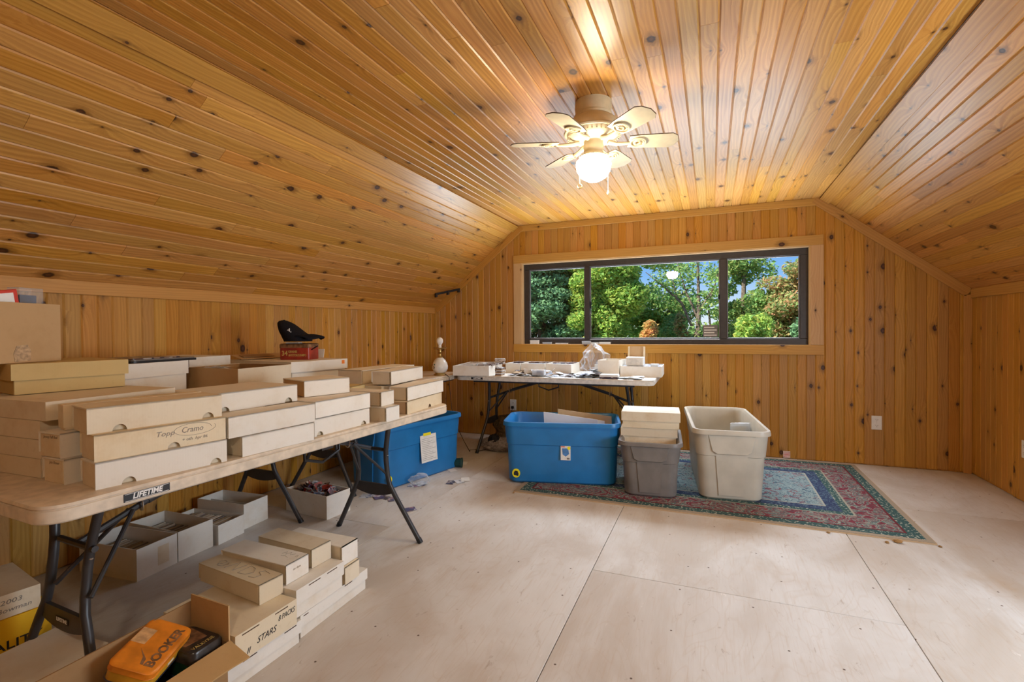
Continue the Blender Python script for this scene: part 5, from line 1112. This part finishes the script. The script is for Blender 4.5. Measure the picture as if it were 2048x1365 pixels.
tree('thin_birch', 'thin spreading tree against the sky, right in the middle pane', (-.30, 12.0, -G0), [([(0, 0, 0), (0, 0, 3.6), (.02, 0, 4.2), (.0, 0, 5.6)], [.085, .06, .045, .015]), ([(0, 0, 3.5), (-.35, 0, 4.35), (-.75, 0, 4.75), (-1.15, 0, 5.1)], [.035, .03, .02, .008]), ([(0, 0, 4.0), (-.25, 0, 4.6), (-.45, 0, 5.3)], [.03, .022, .008]), ([(0, 0, 4.1), (.35, 0, 4.7), (.5, 0, 5.3)], [.03, .02, .008]), ([(-.45, 0, 4.48), (-.6, 0, 5.1)], [.015, .006]), ([(.25, 0, 0), (.28, .1, 3.6), (.22, .1, 4.3), (.4, .1, 4.9)], [.03, .025, .02, .006])],
     [((-.6, 0, 4.95), (.55, .3, .22), 230), ((-.1, 0, 5.1), (.5, .3, .25), 230), ((.40, 0, 4.85), (.3, .3, .35), 260), ((.12, 0, 4.35), (.16, .2, .3), 120), ((.0, 0, 3.75), (.35, .3, .25), 210), ((.3, 0, 4.2), (.25, .2, .2), 120), ((-.85, 0, 4.7), (.35, .3, .2), 90), ((-.3, 0, 4.5), (.35, .3, .25), 80)], .045, 'leaf_green', 5)
tree('right_tree', 'loose green tree left in the right pane', (.62, 13.0, -G0), [([(0, 0, 0), (.05, 0, 3.0), (.1, 0, 5.6)], [.12, .09, .03]), ([(.05, 0, 3.4), (.5, 0, 4.3), (.8, 0, 5.0)], [.04, .03, .01])], blobs(.0, 0, 3.1, 5.6, .85, 300, 44, 7, .26)+blobs(.4, 0, 3.2, 4.3, .9, 300, 16, 17, .22), .05, 'leaf_green', 6)
tree('turning_maple', 'maple turning orange at the right edge of the right pane', (1.75, 12.5, -G0), [([(0, 0, 0), (-.05, 0, 3.0), (-.1, 0, 5.2)], [.11, .08, .02])], blobs(-.05, 0, 3.3, 5.1, .85, 300, 34, 8, .28), .05, 'leaf_mixed', 7)
tree('orange_maple_branch', 'orange-red tree just showing at the far right of the right pane', (2.15, 12.0, -G0), [([(0, 0, 0), (0, 0, 5)], [.09, .03])], blobs(0, 0, 3.6, 5.0, .40, 160, 12, 9, .25), .05, 'leaf_orange', 8)
tree('orange_shrub', 'orange and yellow shrub low in the middle pane', (-1.20, 11.0, -G0), [([(0, 0, 0), (0, 0, 3.2)], [.06, .03])], blobs(0, 0, 2.6, 3.85, .42, 260, 16, 10, .22), .05, 'leaf_orange', 9)
for k, (x, y_, rx, zt, mt, lab) in enumerate(((-3.4, 14.0, 1.0, 3.9, 'leaf_green', 'low green shrub behind the bright tree'), (-.85, 14.0, .75, 4.05, 'leaf_green', 'rounded green tree right of the orange shrub'), (-.62, 12.6, .38, 3.85, 'leaf_mixed', 'small reddish shrub beside the thin tree'), (.0, 13.5, .9, 3.70, 'leaf_conifer', 'low dark green shrub at the foot of the thin tree'), (.75, 11.5, .75, 3.80, 'leaf_bright', 'low yellow-green shrub at the bottom of the right pane'), (1.7, 11.5, .8, 3.75, 'leaf_conifer', 'low dark shrub at the bottom right of the right pane'))):
    tree('shrub', lab, (x, y_, -G0), [([(0, 0, 0), (0, 0, zt-.6)], [.06, .03])], blobs(0, 0, 2.2, zt, rx, 520, 18, 40+k, .28), .05, mt, 50+k)
for k, (x, lab) in enumerate(((-9, 'left stretch of the distant tree line'), (-3, 'middle stretch of the distant tree line'), (3, 'right stretch of the distant tree line'))):
    tree('far_tree_line', lab, (x, 34, -G0), None, blobs(0, 0, .6, 3.6, 3.2, 300, 30, 70+k, .9), .16, 'leaf_green', 80+k, 'distant tree line')
